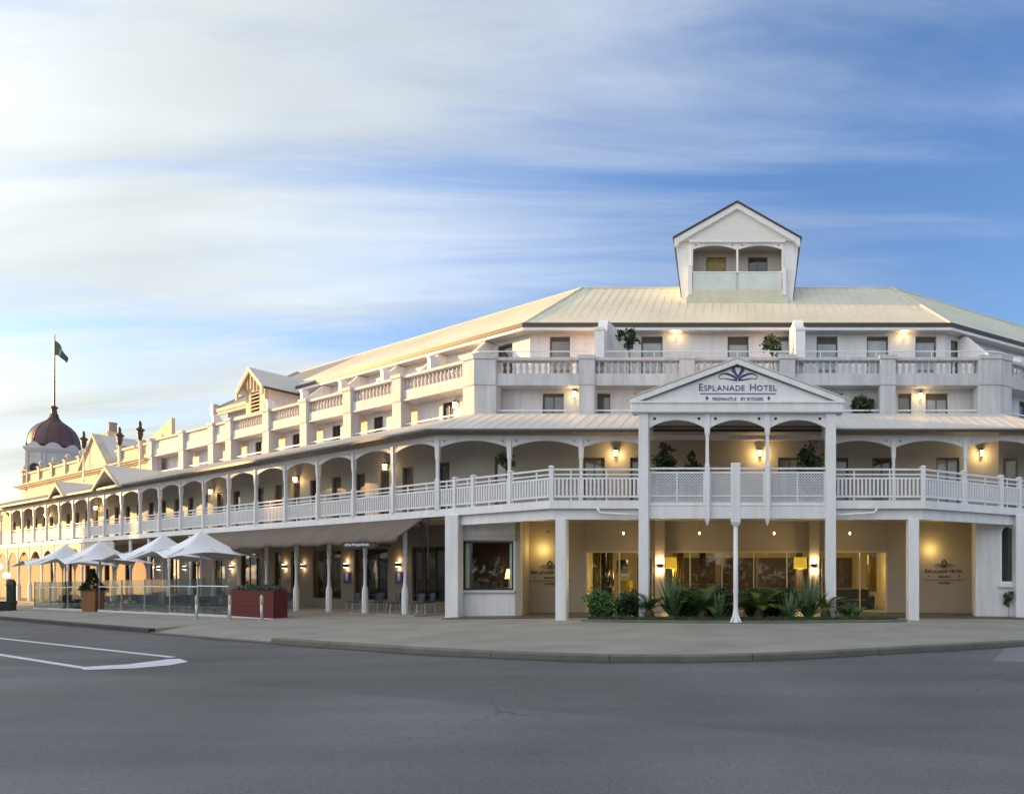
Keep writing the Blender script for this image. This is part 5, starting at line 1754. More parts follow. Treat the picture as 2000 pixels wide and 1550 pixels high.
def leaf_cloud(name, m, parent, c, rad, n, size, seed, hollow=.35, bottom=-1.0, lobes=None):
    """uneven crown: leaf-sized folded quads gathered in clumps through a volume"""
    rnd = random.Random(seed)
    mb = MB()
    lobes = lobes or [(Vector((0, 0, 0)), 1.0)]
    clumps = []
    for _ in range(max(6, n // 26)):
        o, s = rnd.choice(lobes)
        while True:
            p = Vector((rnd.uniform(-1, 1), rnd.uniform(-1, 1), rnd.uniform(-1, 1)))
            if hollow < p.length < 1 and p.z > bottom:
                break
        clumps.append(o + p * s)
    for _ in range(n):
        q = rnd.choice(clumps) + Vector((rnd.gauss(0, .13), rnd.gauss(0, .13), rnd.gauss(0, .13)))
        p = Vector((c[0] + q.x * rad[0], c[1] + q.y * rad[1], c[2] + q.z * rad[2]))
        d = Vector((rnd.gauss(0, 1), rnd.gauss(0, 1), rnd.gauss(.35, .8))).normalized()
        e = d.cross(Vector((rnd.gauss(0, 1), rnd.gauss(0, 1), rnd.gauss(0, 1)))).normalized()
        L = size * rnd.uniform(.7, 1.4)
        W = L * .38
        mid = p + d * L * .5 + d.cross(e) * L * .08
        mb.add([p, mid + e * W, p + d * L, mid - e * W], [(0, 1, 2, 3)])
    return mb.build(name, m, parent)


def potted(px, py_top, py_bot, Z, wpx, lab, seed, m='leaf_dark', pot='terracotta', kind='round', base=None):
    x, zt = at(px, Z, py_top)
    zb = at(px, Z, py_bot)[1] if base is None else base
    w = wpx / FPX * Z / 2
    o = root('potted_plant', lab, 'plant', (x, Z, zb))
    ph = min(.5, (zt - zb) * .3)
    MB().lathe((x, Z, zb), [(.17, 0), (.25, ph * .9), (.27, ph * .9), (.27, ph), (.22, ph), (.2, ph * .8)], 12).build('pot', pot, o)
    if kind == 'round':
        cz = zt - w * .95
        MB().tube([(x, Z, zb + ph * .7), (x + .03, Z, (zb + cz) / 2), (x, Z, cz)], [.03, .025, .015], 6).build('stem', 'bark', o)
        leaf_cloud('crown', m, o, (x, Z, cz), (w, w, w * 1.05), 520, .12, seed)
    else:
        leaf_cloud('crown', m, o, (x, Z, (zb + ph + zt) / 2), (w, w * .8, (zt - zb - ph) / 2 * 1.1), 1100, .15, seed, .1)


TF = 9.91
potted(1229, 640, 0, PY + 3.6, 40, 'potted round shrub on the upper terrace beside the left fin wall', 11, 'leaf_dark', 'white_paint', base=TF)
potted(1509, 653, 0, PY + 3.6, 38, 'potted spreading shrub on the upper terrace above the pediment', 12, 'leaf_dark', base=TF)
potted(1685, 778, 812, PY + 2.72, 40, 'dark bushy pot plant on second-floor ledge right of the pediment', 13, 'leaf_dark', 'iron_dark', 'bush', base=8.32)
potted(988, 884, 960, PY + .9, 34, 'pale leafy pot plant behind the balcony rail near the left corner', 14, 'leaf_grey', base=4.13)
potted(1300, 878, 960, 25.6, 54, 'large leafy plant in shade behind the portico lattice, left', 15, 'leaf_dark', kind='bush', base=4.13)
potted(1352, 894, 960, 26.2, 36, 'smaller leafy plant beside the left portico post on the balcony', 16, 'leaf_dark', kind='bush', base=4.13)
potted(1582, 878, 960, 25.6, 58, 'large leafy plant in shade behind the portico lattice, right', 17, 'leaf_dark', kind='bush', base=4.13)

# garden bed in front of the portico
bed = root('garden_bed', 'planted garden bed with low kerb in front of the hotel portico', 'garden bed', (0, 22.0, 0))


def garden():
    # outline: front edge bows towards the street
    n = 28
    fr = []
    for i in range(n + 1):
        u = i / n
        x = -5.15 + 10.75 * u
        y = 21.75 - .95 * (1 - (2 * u - 1) ** 2) ** .6
        fr.append((x, y))
    back = [(5.6, 23.4), (-5.15, 23.4)]
    poly = fr + back
    mb = MB()
    k = len(poly)
    mb.add([(x, y, gz(x) + .06) for x, y in poly], [tuple(range(k))])
    mb.build('soil', 'soil', bed)
    for i in range(0, n, 2):
        sec = []
        for j in range(i, i + 3):
            x, y = fr[min(j, n)]
            a = fr[min(j + 1, n)]; b = fr[max(j - 1, 0)]
            d = Vector((a[0] - b[0], a[1] - b[1])).normalized()
            nn = Vector((d.y, -d.x))
            z = gz(x)
            sec.append([(x, y, z - .05), (x + nn.x * .12, y + nn.y * .12, z - .05), (x + nn.x * .12, y + nn.y * .12, z + .07), (x, y, z + .085)])
        e = MB().ring(sec)
        e.build('edging_stone', 'kerb_stone', bed)
    # ground cover
    rnd = random.Random(3)
    g = MB()
    for _ in range(5200):
        u = rnd.random()
        x = -5.0 + 10.4 * u
        y0 = 21.75 - .95 * (1 - (2 * u - 1) ** 2) ** .6 + .06
        y = y0 + abs(rnd.gauss(0, .45))
        h = rnd.uniform(.06, .17)
        dx, dy = rnd.gauss(0, .06), rnd.gauss(0, .06)
        a = rnd.uniform(0, math.pi)
        w = .012
        z = gz(x) + .06
        g.add([(x - w * math.cos(a), y - w * math.sin(a), z), (x + w * math.cos(a), y + w * math.sin(a), z), (x + dx, y + dy, z + h)], [(0, 1, 2)])
    o = g.build('ground_cover', 'grass', None)
    tag(o, 'short green grass tufts along the garden bed edge', 'grass', kind='stuff')


garden()


def hedge(x0, x1, y, d, h, lab, seed, m='leaf', n=5200, size=.075):
    z = gz((x0 + x1) / 2) + .06
    o = root('hedge_shrub', lab, 'shrub', ((x0 + x1) / 2, y, z))
    rnd = random.Random(seed)
    mb = MB()
    for _ in range(n):
        f = rnd.random()
        x, yy, zz = rnd.uniform(x0, x1), y + rnd.uniform(-d, d), rnd.uniform(.02, h)
        face = rnd.random()
        lump = .07 * math.sin(x * 5.1 + seed) + .05 * math.sin(x * 11 + zz * 6 + seed)
        if face < .45: yy = y - d + abs(rnd.gauss(0, .06)) + lump
        elif face < .8: zz = h - abs(rnd.gauss(0, .05)) + lump
        elif face < .9: x = x0 + abs(rnd.gauss(0, .06)) + lump
        else: x = x1 - abs(rnd.gauss(0, .06)) + lump
        p = Vector((x, yy, z + max(.01, zz)))
        dd = Vector((rnd.gauss(0, 1), rnd.gauss(-.5, 1), rnd.gauss(.5, .8))).normalized()
        e = dd.cross(Vector((rnd.gauss(0, 1), rnd.gauss(0, 1), rnd.gauss(0, 1)))).normalized()
        L = size * rnd.uniform(.7, 1.4)
        mb.add([p, p + dd * L * .5 + e * L * .3, p + dd * L, p + dd * L * .5 - e * L * .3], [(0, 1, 2, 3)])
    mb.build('foliage', m, o)
    st = MB()
    for k in range(int((x1 - x0) / .3) + 1):
        xx = x0 + .15 + k * .3
        st.tube([(xx, y, z - .03), (xx + rnd.uniform(-.05, .05), y, z + h * .7)], [.02, .012], 5)
    st.build('stem', 'bark', o)
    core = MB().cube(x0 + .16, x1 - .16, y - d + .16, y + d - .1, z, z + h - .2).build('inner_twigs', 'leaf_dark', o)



def shrub(x, y, r, h, lab, seed, m='leaf', n=4600):
    z = gz(x) + .06
    rr = random.Random(seed)
    o = root('garden_shrub', lab, 'shrub', (x, y, z))
    lob = [(Vector((rr.uniform(-.55, .55), rr.uniform(-.5, .5), rr.uniform(-.5, .35))), rr.uniform(.4, .62)) for _ in range(9)]
    leaf_cloud('foliage', m, o, (x, y, z + h * .5), (r, r * .9, h * .6), n, .085, seed, .15, -1, lob)
    st = MB()
    for k in range(5):
        a = k * 1.3
        st.tube([(x, y, z - .03), (x + .3 * r * math.cos(a), y + .3 * r * math.sin(a), z + h * .4), (x + .6 * r * math.cos(a), y + .6 * r * math.sin(a), z + h * .7)], [.022, .015, .008], 5)
    st.build('stem', 'bark', o)


shrub(-4.55, 22.3, .62, .95, 'rounded green shrub at the left end of the garden bed', 1)
shrub(-3.72, 22.25, .5, .9, 'dark green shrub against the left portico column', 2, 'leaf_dark', 3600)
shrub(3.85, 22.2, .5, .5, 'low green shrub beside the right portico column', 3, 'leaf', 2200)
hedge(-2.3, -.35, 22.9, .3, .9, 'dark green low shrub behind the left cycad', 4, 'leaf_dark', 4200)
hedge(.3, 2.0, 22.9, .3, .9, 'dark green low shrub behind the right cycad', 5, 'leaf_dark', 4200)


def agave(x, y, h, n, lab, seed):
    z = gz(x) + .05
    rnd = random.Random(seed)
    o = root('agave_plant', lab, 'plant', (x, y, z))
    for i in range(n):
        a = i * 2.39996 + rnd.uniform(-.2, .2)
        lean = .12 + .75 * (i / n) ** 1.3
        L = h * rnd.uniform(.82, 1.05) * (1 - .25 * (i / n))
        m = MB()
        pts = []
        d = Vector((math.cos(a), math.sin(a), 0))
        side = Vector((-d.y, d.x, 0))
        k = 7
        sec = []
        for j in range(k + 1):
            u = j / k
            r = L * math.sin(lean) * u + .05
            zz = L * math.cos(lean) * u - .18 * L * (lean ** 2) * u * u
            w = .075 * (1 - u) ** .55 * (1 + .9 * u * (1 - u)) + .003
            c = Vector((x, y, z)) + d * r + Vector((0, 0, zz))
            nrm = Vector((0, 0, 1)) * math.sin(lean) - d * math.cos(lean)
            sec.append([c - side * w, c - nrm * w * .45, c + side * w, c + nrm * .006])
        m.ring(sec)
        m.build('leaf', 'leaf_blue' if i % 3 else 'leaf', o)


agave(-2.2, 22.35, 1.75, 22, 'tall spiky agave in the garden bed beside the left lobby pier', 5)
agave(2.45, 22.35, 1.7, 22, 'tall spiky agave in the garden bed beside the right lobby pier', 6)


def cycad(x, y, r, n, lab, seed, m='leaf'):
    z = gz(x) + .05
    rnd = random.Random(seed)
    o = root('cycad_plant', lab, 'plant', (x, y, z))
    MB().lathe((x, y, z - .02), [(.16, 0), (.18, .2), (.12, .34)], 9).build('trunk', 'bark', o)
    for i in range(n):
        a = i * 2.39996 + rnd.uniform(-.25, .25)
        lift = rnd.uniform(.35, 1.35)
        L = r * rnd.uniform(.8, 1.1)
        d = Vector((math.cos(a), math.sin(a), 0))
        side = Vector((-d.y, d.x, 0))
        mb = MB()
        prev = None
        path = []
        for j in range(11):
            u = j / 10
            path.append(Vector((x, y, z + .3)) + d * (L * u * math.cos(lift * (1 - .45 * u))) + Vector((0, 0, L * (math.sin(lift) * u - .42 * u * u))))
        mb.tube(path, [.012 * (1 - .8 * j / 10) for j in range(11)], 4)
        for j in range(2, 44):
            u = j / 44
            f = u * 10
            i0 = min(int(f), 9)
            p = path[i0].lerp(path[i0 + 1], f - i0)
            t = (path[i0 + 1] - path[i0]).normalized()
            ll = .24 * L * math.sin(math.pi * min(1, .12 + .88 * u)) ** .6
            for e in (-1, 1):
                q = p + (side * e * .8 + t * .55 + Vector((0, 0, .12))).normalized() * ll
                mb.add([p - t * .012, p + t * .012, q], [(0, 1, 2)])
        mb.build('frond', m, o)


cycad(-1.15, 22.1, 1.5, 26, 'feathery green cycad left of the white front post', 7)
cycad(.75, 22.1, 1.45, 26, 'feathery yellow-green cycad just right of the white front post', 8, 'leaf_yellow')
cycad(1.6, 22.45, 1.3, 20, 'feathery green cycad between the front post and the right agave', 9)
cycad(-.3, 22.5, 1.25, 18, 'feathery dark cycad close behind the white front post', 10, 'leaf_dark')

agave(-.62, 21.75, 1.05, 16, 'smaller spiky agave just left of the white front post', 16)
agave(1.75, 21.75, 1.1, 16, 'smaller spiky agave before the tall right agave', 17)
cycad(-3.0, 22.0, 1.1, 18, 'feathery green cycad between the shrub and the tall left agave', 18)
cycad(3.0, 22.0, .95, 16, 'feathery cycad against the foot of the right portico column', 19, 'leaf_yellow')

# ------------------------------------------------------------------ white post before the portico
o = root('flag_post', 'tall white post with boxed upper sleeve and clawed foot before the portico', 'post', (-.05, 20.75, 0))
xx, Y0 = -.05, 20.75
MB().lathe((xx, Y0, .02), [(.17, 0), (.17, .03), (.12, .06), (.10, .3), (.075, .42), (.07, .9), (.085, 1.0), (.075, 1.15), (.07, 3.2)], 12).build('shaft', 'white_paint', o, True)
MB().cube(xx - .155, xx + .155, Y0 - .14, Y0 + .14, 3.22, 5.12).build('sleeve', 'white_paint', o, bevel=.02)
MB().sq((xx, Y0, 3.12), [(.09, 0), (.15, .1)]).build('sleeve_foot', 'white_paint', o)
for k in range(4):
    a = k * math.pi / 2 + math.pi / 4
    d = Vector((math.cos(a), math.sin(a), 0))
    MB().tube([Vector((xx, Y0, .3)) + d * .07, Vector((xx, Y0, .12)) + d * .17, Vector((xx, Y0, .03)) + d * .24], [.03, .035, .03], 6).build('claw', 'white_paint', o, True)

# small weed by the right arched window
x = at(1972, 25.0)
o = root('climbing_plant', 'small green trailing plant on the wall under the arched window', 'plant', (x, 25.1, .5))
MB().tube([(x + .06, 25.2, gz(x)), (x + .05, 25.15, .9)], .012, 5).build('stem', 'bark', o)
leaf_cloud('foliage', 'leaf_grey', o, (x, 25.1, .65), (.12, .12, .38), 160, .12, 41, .1)

# ------------------------------------------------------------------ umbrellas


def umbrella_proto():
    rt = root('cafe_umbrella', 'x', 'umbrella', (0, 0, 0), 'white umbrellas over the pavement tables', world_parts=False)
    n, half = 12, 2.05
    mb = MB()
    # square canopy, concave in section, edge drooping to the corners
    ringsz = []
    K = 48
    for i in range(n + 1):
        u = i / n
        row = []
        for j in range(K):
            a = 2 * math.pi * j / K + math.pi / 4
            c, s = math.cos(a), math.sin(a)
            q = 1 / max(abs(c), abs(s))              # square outline
            corner = (q - 1) / (math.sqrt(2) - 1)
            r = half * u * (q - .10 * (1 - corner) * u)
            z = 4.03 + .025 * math.sin(5 * a) * u - 1.12 * (1 - (1 - u) ** 2.1) - .30 * corner * u ** 2.2
            row.append((r * c, r * s, z))
        ringsz.append(row)
    vs = [p for r in ringsz for p in r]
    fs = []
    for i in range(n):
        for j in range(K):
            fs.append((i * K + j, i * K + (j + 1) % K, (i + 1) * K + (j + 1) % K, (i + 1) * K + j))
    mb.add(vs, fs)
    c = link('canopy', mb.mesh('canopy', 'umbrella_white', True), rt)
    c.modifiers.new('cloth', 'SOLIDIFY').thickness = .012
    link('pole', MB().lathe((0, 0, 0), [(.045, 0), (.045, 3.95), (.03, 4.0)], 10).mesh('pole', 'white_paint', True), rt)
    link('base', MB().sq((0, 0, 0), [(.42, 0), (.42, .07), (.1, .1)]).mesh('base', 'metal'), rt)
    for k in range(8):
        a = k * math.pi / 4
        r = (half if k % 2 == 0 else half * 1.4) * .93
        z = 2.93 if k % 2 == 0 else 2.67
        m = MB().tube([(.05 * math.cos(a), .05 * math.sin(a), 3.68), (r * .5 * math.cos(a), r * .5 * math.sin(a), 3.13), (r * math.cos(a), r * math.sin(a), z)], .016, 5)
        link('rib', m.mesh('rib', 'metal'), rt)
    return rt


up = None
for t, lab in ((15.3, 'white cafe umbrella nearest the red planter'), (19.7, 'white cafe umbrella second from the red planter'), (28.5, 'white cafe umbrella third from the red planter, right of the leftmost'), (34.3, 'white cafe umbrella farthest left')):
    p = LEFT.pt(t, -2.0, 0)
    if up is None:
        up = umbrella_proto(); o = up
    else:
        o = copy_tree(up)
    o.location = (p.x, p.y, gz(p.x))
    o.rotation_euler = (0, 0, LEFT.ang + R(random.uniform(-4, 5)))
    o['label'] = lab

# ------------------------------------------------------------------ glass screen round the tables


def screens():
    def panel(p, q, lab):
        p, q = Vector(p), Vector(q)
        d = (q - p); L = d.length; d.normalize()
        f = Fr((p.x, p.y), (d.x, d.y), (-d.y, d.x))
        z = gz((p.x + q.x) / 2)
        o = root('glass_screen', lab, 'screen', (p.x, p.y, z), 'glass wind screens round the cafe terrace')
        MB().box(f, .04, L - .04, -.006, .006, z + .12, z + 1.66).build('pane', 'glass_green', o)
        MB().box(f, 0, L, -.03, .03, z + 1.30, z + 1.345).build('rail', 'white_paint', o)
        MB().box(f, 0, L, -.06, .06, z - .02, z + .1).build('foot', 'plinth_white', o)
        for s in (.015, L - .015):
            MB().box(f, s - .015, s + .015, -.025, .025, z + .1, z + 1.66).build('upright', 'metal', o)
    b = -3.3
    ts = [9.2, 12.1, 15.0, 17.9, 20.8, 23.9]
    names = ['beside the red planter', 'second from the red planter', 'third from the red planter', 'fourth from the red planter', 'just right of the brown planter']
    for (a, c), nm in zip(zip(ts, ts[1:]), names):
        panel(LEFT.pt(a, b, 0), LEFT.pt(c, b, 0), 'glass cafe screen with white rail, ' + nm)
    ts = [25.6, 28.7, 31.8, 34.6]
    names = ['just left of the brown planter', 'second left of the brown planter', 'at the far left corner']
    for (a, c), nm in zip(zip(ts, ts[1:]), names):
        panel(LEFT.pt(a, b, 0), LEFT.pt(c, b, 0), 'glass cafe screen with white rail, ' + nm)
    panel(LEFT.pt(34.7, b, 0), LEFT.pt(34.7, -.7, 0), 'glass cafe screen closing the far left end of the terrace')
    # red planter
    z = gz(-18.5)
    o = root('red_planter', 'long dark red timber planter box closing the right end of the terrace', 'planter', LEFT.pt(7.2, b, z))
    bx = MB().box(LEFT, 5.5, 9.0, b, b + .5, z + .03, z + 1.12)
    bx.build('box', 'red_timber', o)
    for k in range(5):
        MB().box(LEFT, 5.48, 9.02, b - .012, b - .002, z + .06 + k * .21, z + .06 + k * .21 + .195).build('board', 'red_timber', o)
    MB().box(LEFT, 5.4, 9.05, b - .06, b + .5, z - .03, z + .03).build('foot', 'plinth_white', o)
    rnd = random.Random(2)
    mb = MB()
    for _ in range(2600):
        s = rnd.uniform(5.55, 8.95)
        h = .10 + .16 * (.5 + .5 * math.sin(s * 3.3)) + .05 * math.sin(s * 9)
        p = LEFT.pt(s, b + rnd.uniform(.02, .46), z + 1.06 + rnd.uniform(0, h))
        d = Vector((rnd.gauss(0, 1), rnd.gauss(0, 1), rnd.gauss(.5, .7))).normalized()
        e = d.cross(Vector((rnd.gauss(0, 1), rnd.gauss(0, 1), 1))).normalized()
        L = .08 * rnd.uniform(.7, 1.4)
        mb.add([p, p + d * L * .5 + e * L * .3, p + d * L, p + d * L * .5 - e * L * .3], [(0, 1, 2, 3)])
    hp = root('planter_hedge', 'grey-green low hedge growing in the red planter', 'shrub', LEFT.pt(7.2, b + .2, z + 1.1))
    mb.build('foliage', 'leaf_grey', hp)
    # brown planter with conifer
    t = 24.75
    p = LEFT.pt(t, b, 0)
    z = gz(p.x)
    o = root('brown_planter', 'orange-brown timber planter box between the glass screens', 'planter', (p.x, p.y, z))
    MB().sq((p.x, p.y, z), [(.30, 0), (.36, 1.22), (.32, 1.22), (.30, 1.1)], R(8)).build('box', 'brown_timber', o)
    h = root('conifer_shrub', 'dark conical shrub growing in the brown planter', 'shrub', (p.x, p.y, z + 1.1))
    mb = MB()
    for _ in range(2200):
        u = rnd.random() ** 1.4
        a = rnd.uniform(0, 6.28)
        r = (.46 if u < .35 else .30) * (1 - u) * rnd.uniform(.6, 1.1) + .02
        q = Vector((p.x + r * math.cos(a) - .05, p.y + r * math.sin(a), z + 1.12 + 1.15 * u))
        d = Vector((math.cos(a), math.sin(a), rnd.uniform(.2, 1.2))).normalized()
        e = d.cross(Vector((rnd.gauss(0, 1), rnd.gauss(0, 1), 1))).normalized()
        L = .1 * rnd.uniform(.7, 1.4)
        mb.add([q, q + d * L * .5 + e * L * .25, q + d * L, q + d * L * .5 - e * L * .25], [(0, 1, 2, 3)])
    mb.build('foliage', 'leaf_dark', h)
    MB().tube([(p.x, p.y, z + 1.05), (p.x, p.y, z + 2.0)], [.03, .01], 6).build('stem', 'bark', h)


screens()

# ------------------------------------------------------------------ chairs and tables


def chair_proto(m, legm):
    rt = root('cafe_chair', 'x', 'chair', (0, 0, 0), world_parts=False)
    link('seat', MB().cube(-.23, .23, -.22, .22, .43, .47).mesh('seat', m, bevel=.015), rt)
    bk = MB()
    sec = []
    for i in range(7):
        a = (i / 6 - .5) * 1.7
        sec.append([(.27 * math.sin(a), .25 - .14 * (1 - math.cos(a)) * 2.2, .5), (.29 * math.sin(a), .28 - .14 * (1 - math.cos(a)) * 2.2, .5), (.29 * math.sin(a), .32 - .14 * (1 - math.cos(a)) * 2.2, .84), (.27 * math.sin(a), .29 - .14 * (1 - math.cos(a)) * 2.2, .84)])
    link('backrest', bk.ring(sec).mesh('backrest', m), rt)
    for ex in (-1, 1):
        for ey in (-1, 1):
            link('leg', MB().tube([(ex * .19, ey * .17, .44), (ex * .23, ey * .22, 0)], .014, 5).mesh('leg', legm), rt)
    return rt


def table_proto():
    rt = root('cafe_table', 'x', 'table', (0, 0, 0), world_parts=False)
    link('table_top', MB().cube(-.36, .36, -.36, .36, .71, .745).mesh('table_top', 'table_dark', bevel=.01), rt)
    link('pedestal', MB().lathe((0, 0, 0), [(.24, 0), (.22, .03), (.035, .06), (.03, .71)], 10).mesh('pedestal', 'metal'), rt)
    return rt


cp = chair_proto('chair_blue', 'metal')
tp = table_proto()
first = {'c': True, 't': True}


def put(kind, p, rz, lab, grp):
    pr = cp if kind == 'c' else tp
    o = pr if first[kind] else copy_tree(pr)
    first[kind] = False
    o.location = (p.x, p.y, gz(p.x) + p.z)
    o.rotation_euler = (0, 0, rz)
    o['label'] = lab
    o['group'] = grp


rnd = random.Random(21)
for i, (t, b) in enumerate(((10.8, -2.1), (13.4, -2.4), (16.8, -2.5), (18.2, -1.3), (21.6, -2.2), (23.6, -1.5), (27.2, -2.3), (30.3, -1.9), (33.0, -2.1), (11.9, -.95), (14.9, -1.0), (20.0, -.9), (25.6, -1.2), (28.8, -.9))):
    p = LEFT.pt(t, b, 0)
    nth = ('first table', 'second table', 'third table', 'fourth table', 'fifth table', 'sixth table', 'seventh table', 'eighth table', 'ninth table', 'first inner table', 'second inner table', 'third inner table', 'fourth inner table', 'fifth inner table')[i]
    put('t', p, LEFT.ang + rnd.uniform(-.2, .2), 'dark square pedestal table, the %s behind the glass counting from the red planter' % nth, 'tables on the cafe terrace')
    for e, da in ((-1, 0), (1, math.pi)):
        q = LEFT.pt(t + e * .62, b + rnd.uniform(-.12, .12), 0)
        put('c', q, LEFT.ang + math.pi / 2 + da + math.pi + rnd.uniform(-.3, .3), 'dark blue cafe chair at the %s of the %s from the red planter' % ('right' if e < 0 else 'left', nth), 'chairs on the cafe terrace')
    if i % 2 == 0:
        q = LEFT.pt(t + .05, b + .66, 0)
        put('c', q, LEFT.ang + math.pi + rnd.uniform(-.3, .3), 'dark blue cafe chair behind the %s from the red planter, nearer the wall' % nth, 'chairs on the cafe terrace')
ords = 'first second third fourth fifth sixth seventh eighth ninth tenth eleventh twelfth thirteenth fourteenth fifteenth sixteenth'.split()
for i in range(16):
    t = 9.8 + 1.5 * i + rnd.uniform(-.15, .15)
    if 24 < t < 25.5:
        t += .8
    q = LEFT.pt(t, -2.92 + rnd.uniform(-.06, .06), 0)
    put('c', q, LEFT.ang + rnd.uniform(-.25, .25) + (math.pi if i % 4 == 3 else 0), 'dark blue cafe chair close against the glass, %s from the red planter' % ords[i], 'chairs on the cafe terrace')
for (px, py, lab) in ((690, 1197, 'dark cafe chair on the bar verandah left of the second turned post'), (735, 1199, 'dark cafe chair on the bar verandah right of the second turned post'), (768, 1201, 'dark blue cafe chair under the poster by the first turned post'), (815, 1202, 'dark cafe chair right of the first turned post'), (836, 1200, 'dark cafe chair nearest the bar corner column'), (556, 1192, 'dark cafe chair beside the red planter end')):
    g = ground(px, py)
    g.z = .075
    put('c', g, LEFT.ang + math.pi + rnd.uniform(-.5, .5), lab, 'chairs on the bar verandah')
for (px, py, lab) in ((712, 1195, 'dark square table behind the second turned post of the bar'), (824, 1198, 'dark square table by the bar corner column')):
    g = ground(px, py); g.z = .075
    put('t', g, LEFT.ang, lab, 'tables on the bar verandah')

# ------------------------------------------------------------------ bollards, bin, cone, globe lamps
bl = None
for px, py, lab in ((384, 1209, 'slim steel bollard before the glass screen, leftmost of three'), (449, 1210, 'slim steel bollard at the left edge of the red planter'), (511, 1211, 'slim steel bollard in front of the red planter')):
    g = ground(px, py)
    if bl is None:
        bl = root('bollard', lab, 'bollard', g, 'steel bollards on the pavement', world_parts=False)
        link('shaft', MB().lathe((0, 0, 0), [(.045, 0), (.045, .62)], 12).mesh('shaft', 'steel_pole', True), bl)
        link('sleeve', MB().lathe((0, 0, .621), [(.047, 0), (.055, .02), (.055, .26), (.04, .32), (.01, .36)], 12).mesh('sleeve', 'bollard_band', True), bl)
        link('foot', MB().lathe((0, 0, 0), [(.1, 0), (.1, .02), (.065, .03)], 12).mesh('foot', 'metal'), bl)
        o = bl
    else:
        o = copy_tree(bl)
    o.location = g
    o['label'] = lab
g = ground(539, 1207)
o = root('marker_cone', 'small white cone on the pavement at the red planter corner', 'cone', g)
MB().lathe(g, [(.13, .02), (.02, .36), (.005, .37)], 12).build('cone', 'white_paint', o)
MB().sq(g, [(.15, 0), (.15, .02)]).build('base', 'white_paint', o)
g = ground(22, 1191)
o = root('litter_bin', 'dark green pillar litter bin on the pavement left of the umbrellas', 'bin', g)
MB().sq(g, [(.15, 0), (.15, 1.45)], R(25)).build('body', 'bin_green', o)
MB().sq(g, [(.17, 1.451), (.17, 1.52), (.12, 1.75), (.06, 1.85)], R(25)).build('hood', 'iron_dark', o)
MB().sq(g, [(.17, 0), (.17, .05)], R(25)).build('plinth', 'iron_dark', o)
g = ground(5, 1192)
o = root('planter_tub', 'low dark green tub at the left edge beside the litter bin', 'planter', g)
MB().sq(g, [(.42, 0), (.46, .55), (.40, .55), (.38, .45)], R(30)).build('tub', 'bin_green', o)
for px, py, hh, lab in ((13, 1180, 1123, 'glowing white globe lamp on a post behind the litter bin'), (-2, 1178, 1106, 'glowing white globe lamp cut by the left edge of the photo')):
    g = ground(px, py)
    z = 1.5 + (1125 - hh) / FPX * g.y
    o = root('globe_lamp', lab, 'lamp', g, 'globe lamps by the old arcade')
    MB().lathe(g, [(.12, 0), (.06, .1), (.035, .3), (.03, z - g.z - .2)], 8).build('post', 'iron_dark', o)
    MB().lathe((g.x, g.y, z), [(.02, -.2), (.14, -.15), (.2, 0), (.14, .15), (.02, .2)], 12).build('globe', 'lamp_white', o, True)
    point_light('globe_light', (g.x + .3, g.y - .3, z + .1), 25, (1, .8, .5), o)

# ------------------------------------------------------------------ unseen buildings added left of the frame to shade the lower storeys


def shade_block(x, y0, y1, h, lab, storeys):
    o = root('shade_building', lab, 'building', (x - 8, (y0 + y1) / 2, gz(x)), 'unseen buildings added to shade the wing')
    f = Fr((x, y0), (0, 1), (-1, 0))
    L = y1 - y0
    n = max(2, int(L / 3.4))
    sh = (h - 1.2) / storeys
    ops = []
    for k in range(storeys):
        for i in range(n):
            c = L * (i + .5) / n
            ops.append((c - .6, c + .6, k * sh + 1.0, k * sh + sh - .6))
    MB().wall(f, 0, L, 0, .4, -.6, h, ops).build('wall', 'old_render', o)
    MB().box(f, 0, L, .4, 14, h - .9, h - .6).build('roof', 'grey_roof', o)
    for s in (0, L - .4):
        MB().box(f, s, s + .4, .402, 14, -.6, h - .1).build('wall', 'old_render', o)
    MB().box(f, -.2, L + .2, -.3, .6, h + .002, h + .3).build('cornice', 'old_render', o)
    for q in ops:
        window(f, q[0], q[1], q[2], q[3], .15, o, 'white_paint', 'pane_dark', (1, 2))


shade_block(-112, -12, 30.0, 24.2, 'tall cream building added to shade the wing, outside the left of the frame', 6)
shade_block(-112, 30.4, 35.0, 22.6, 'slim cream building added to shade the wing, outside the left of the frame', 6)
shade_block(-112, 35.4, 43.0, 20.2, 'middle cream building added to shade the wing, outside the left of the frame', 5)
shade_block(-112, 43.4, 47.5, 17.0, 'narrow cream building added to shade the wing, outside the left of the frame', 4)

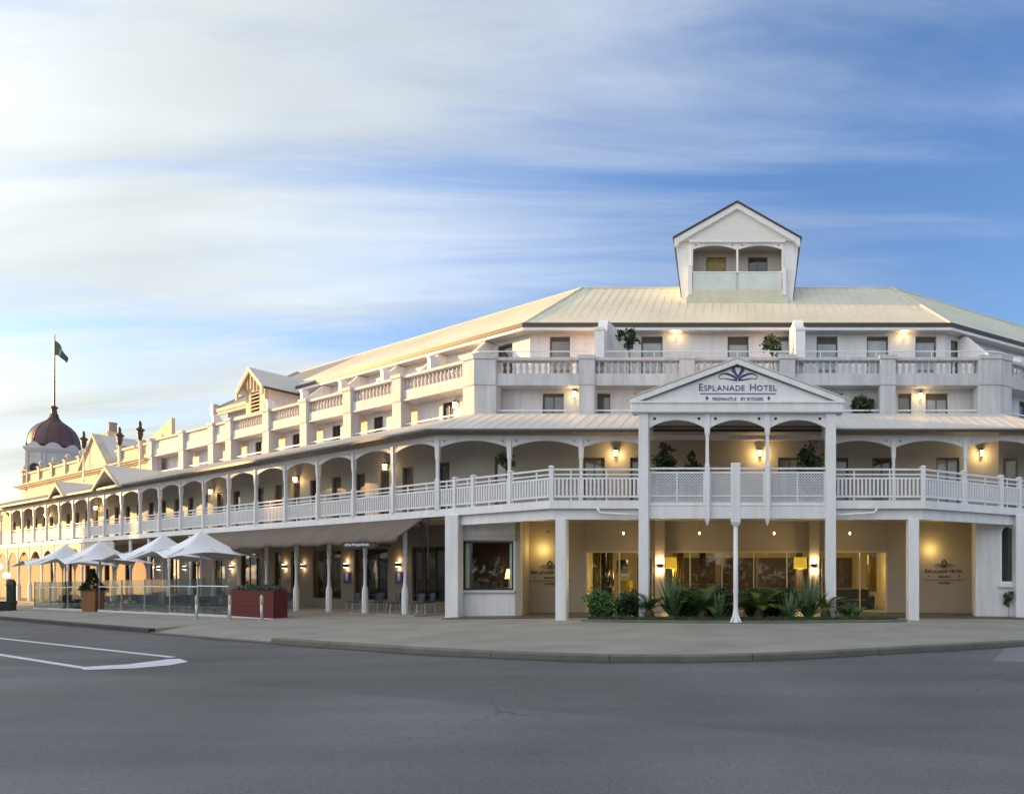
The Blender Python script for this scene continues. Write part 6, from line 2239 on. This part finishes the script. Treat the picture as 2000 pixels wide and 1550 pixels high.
# park trees behind the camera, which the ground-floor glass mirrors
pt = None
for k in range(15):
    x = -52 + 7.6 * k + random.uniform(-1.5, 1.5)
    y = -34 + random.uniform(-5, 5)
    lab = 'broad park tree behind the camera, number %s counting from the left' % ('one two three four five six seven eight nine ten eleven twelve thirteen fourteen fifteen'.split()[k])
    if pt is None:
        pt = root('park_tree', lab, 'tree', (x, y, gz(x) - .12), 'park trees across the junction', world_parts=False)
        m = MB().tube([(0, 0, -.1), (.1, 0, 1.5), (0, .1, 3.2), (.1, 0, 5.2)], [.32, .25, .18, .06], 8)
        for a in range(6):
            c, s = math.cos(a * 1.05), math.sin(a * 1.05)
            m.tube([(0, .05, 2.4), (c * 1.2, s * 1.2, 3.6), (c * 2.4, s * 2.4, 4.8)], [.12, .07, .03], 6)
        link('trunk', m.mesh('trunk', 'bark'), pt)
        lob = [(Vector((random.uniform(-.5, .5), random.uniform(-.5, .5), random.uniform(-.3, .4))), random.uniform(.45, .7)) for _ in range(7)]
        cr = leaf_cloud('crown', 'leaf_dark', None, (0, 0, 4.6), (3.6, 3.6, 2.8), 5200, .55, 5, .2, -1, lob)
        cr.parent = pt
        o = pt
    else:
        o = copy_tree(pt)
        o['label'] = lab
    o.location = (x, y, gz(x) - .12)
    o.rotation_euler = (0, 0, random.uniform(0, 6))
    sc = random.uniform(1.35, 1.8)
    o.scale = (sc, sc, sc)

# unseen mass of foliage added to darken the reflections in the glass
rf = random.Random(8)
mb = MB()
for _ in range(9000):
    x = rf.uniform(-90, 100)
    h = 5.5 + 1.6 * math.sin(x * .23) + 1.0 * math.sin(x * .61)
    p = Vector((x, -58 + rf.gauss(0, 1.5), rf.uniform(0, 1) * h))
    d = Vector((rf.gauss(0, 1), rf.gauss(0, 1), rf.gauss(.3, .8))).normalized()
    e = d.cross(Vector((rf.gauss(0, 1), rf.gauss(0, 1), 1))).normalized()
    L = rf.uniform(.7, 1.5)
    mb.add([p, p + d * L * .5 + e * L * .35, p + d * L, p + d * L * .5 - e * L * .35], [(0, 1, 2, 3)])
o = mb.build('reflection_thicket', 'leaf_dark')
tag(o, 'dark foliage band added far behind the camera to darken the reflections', 'trees', kind='stuff')
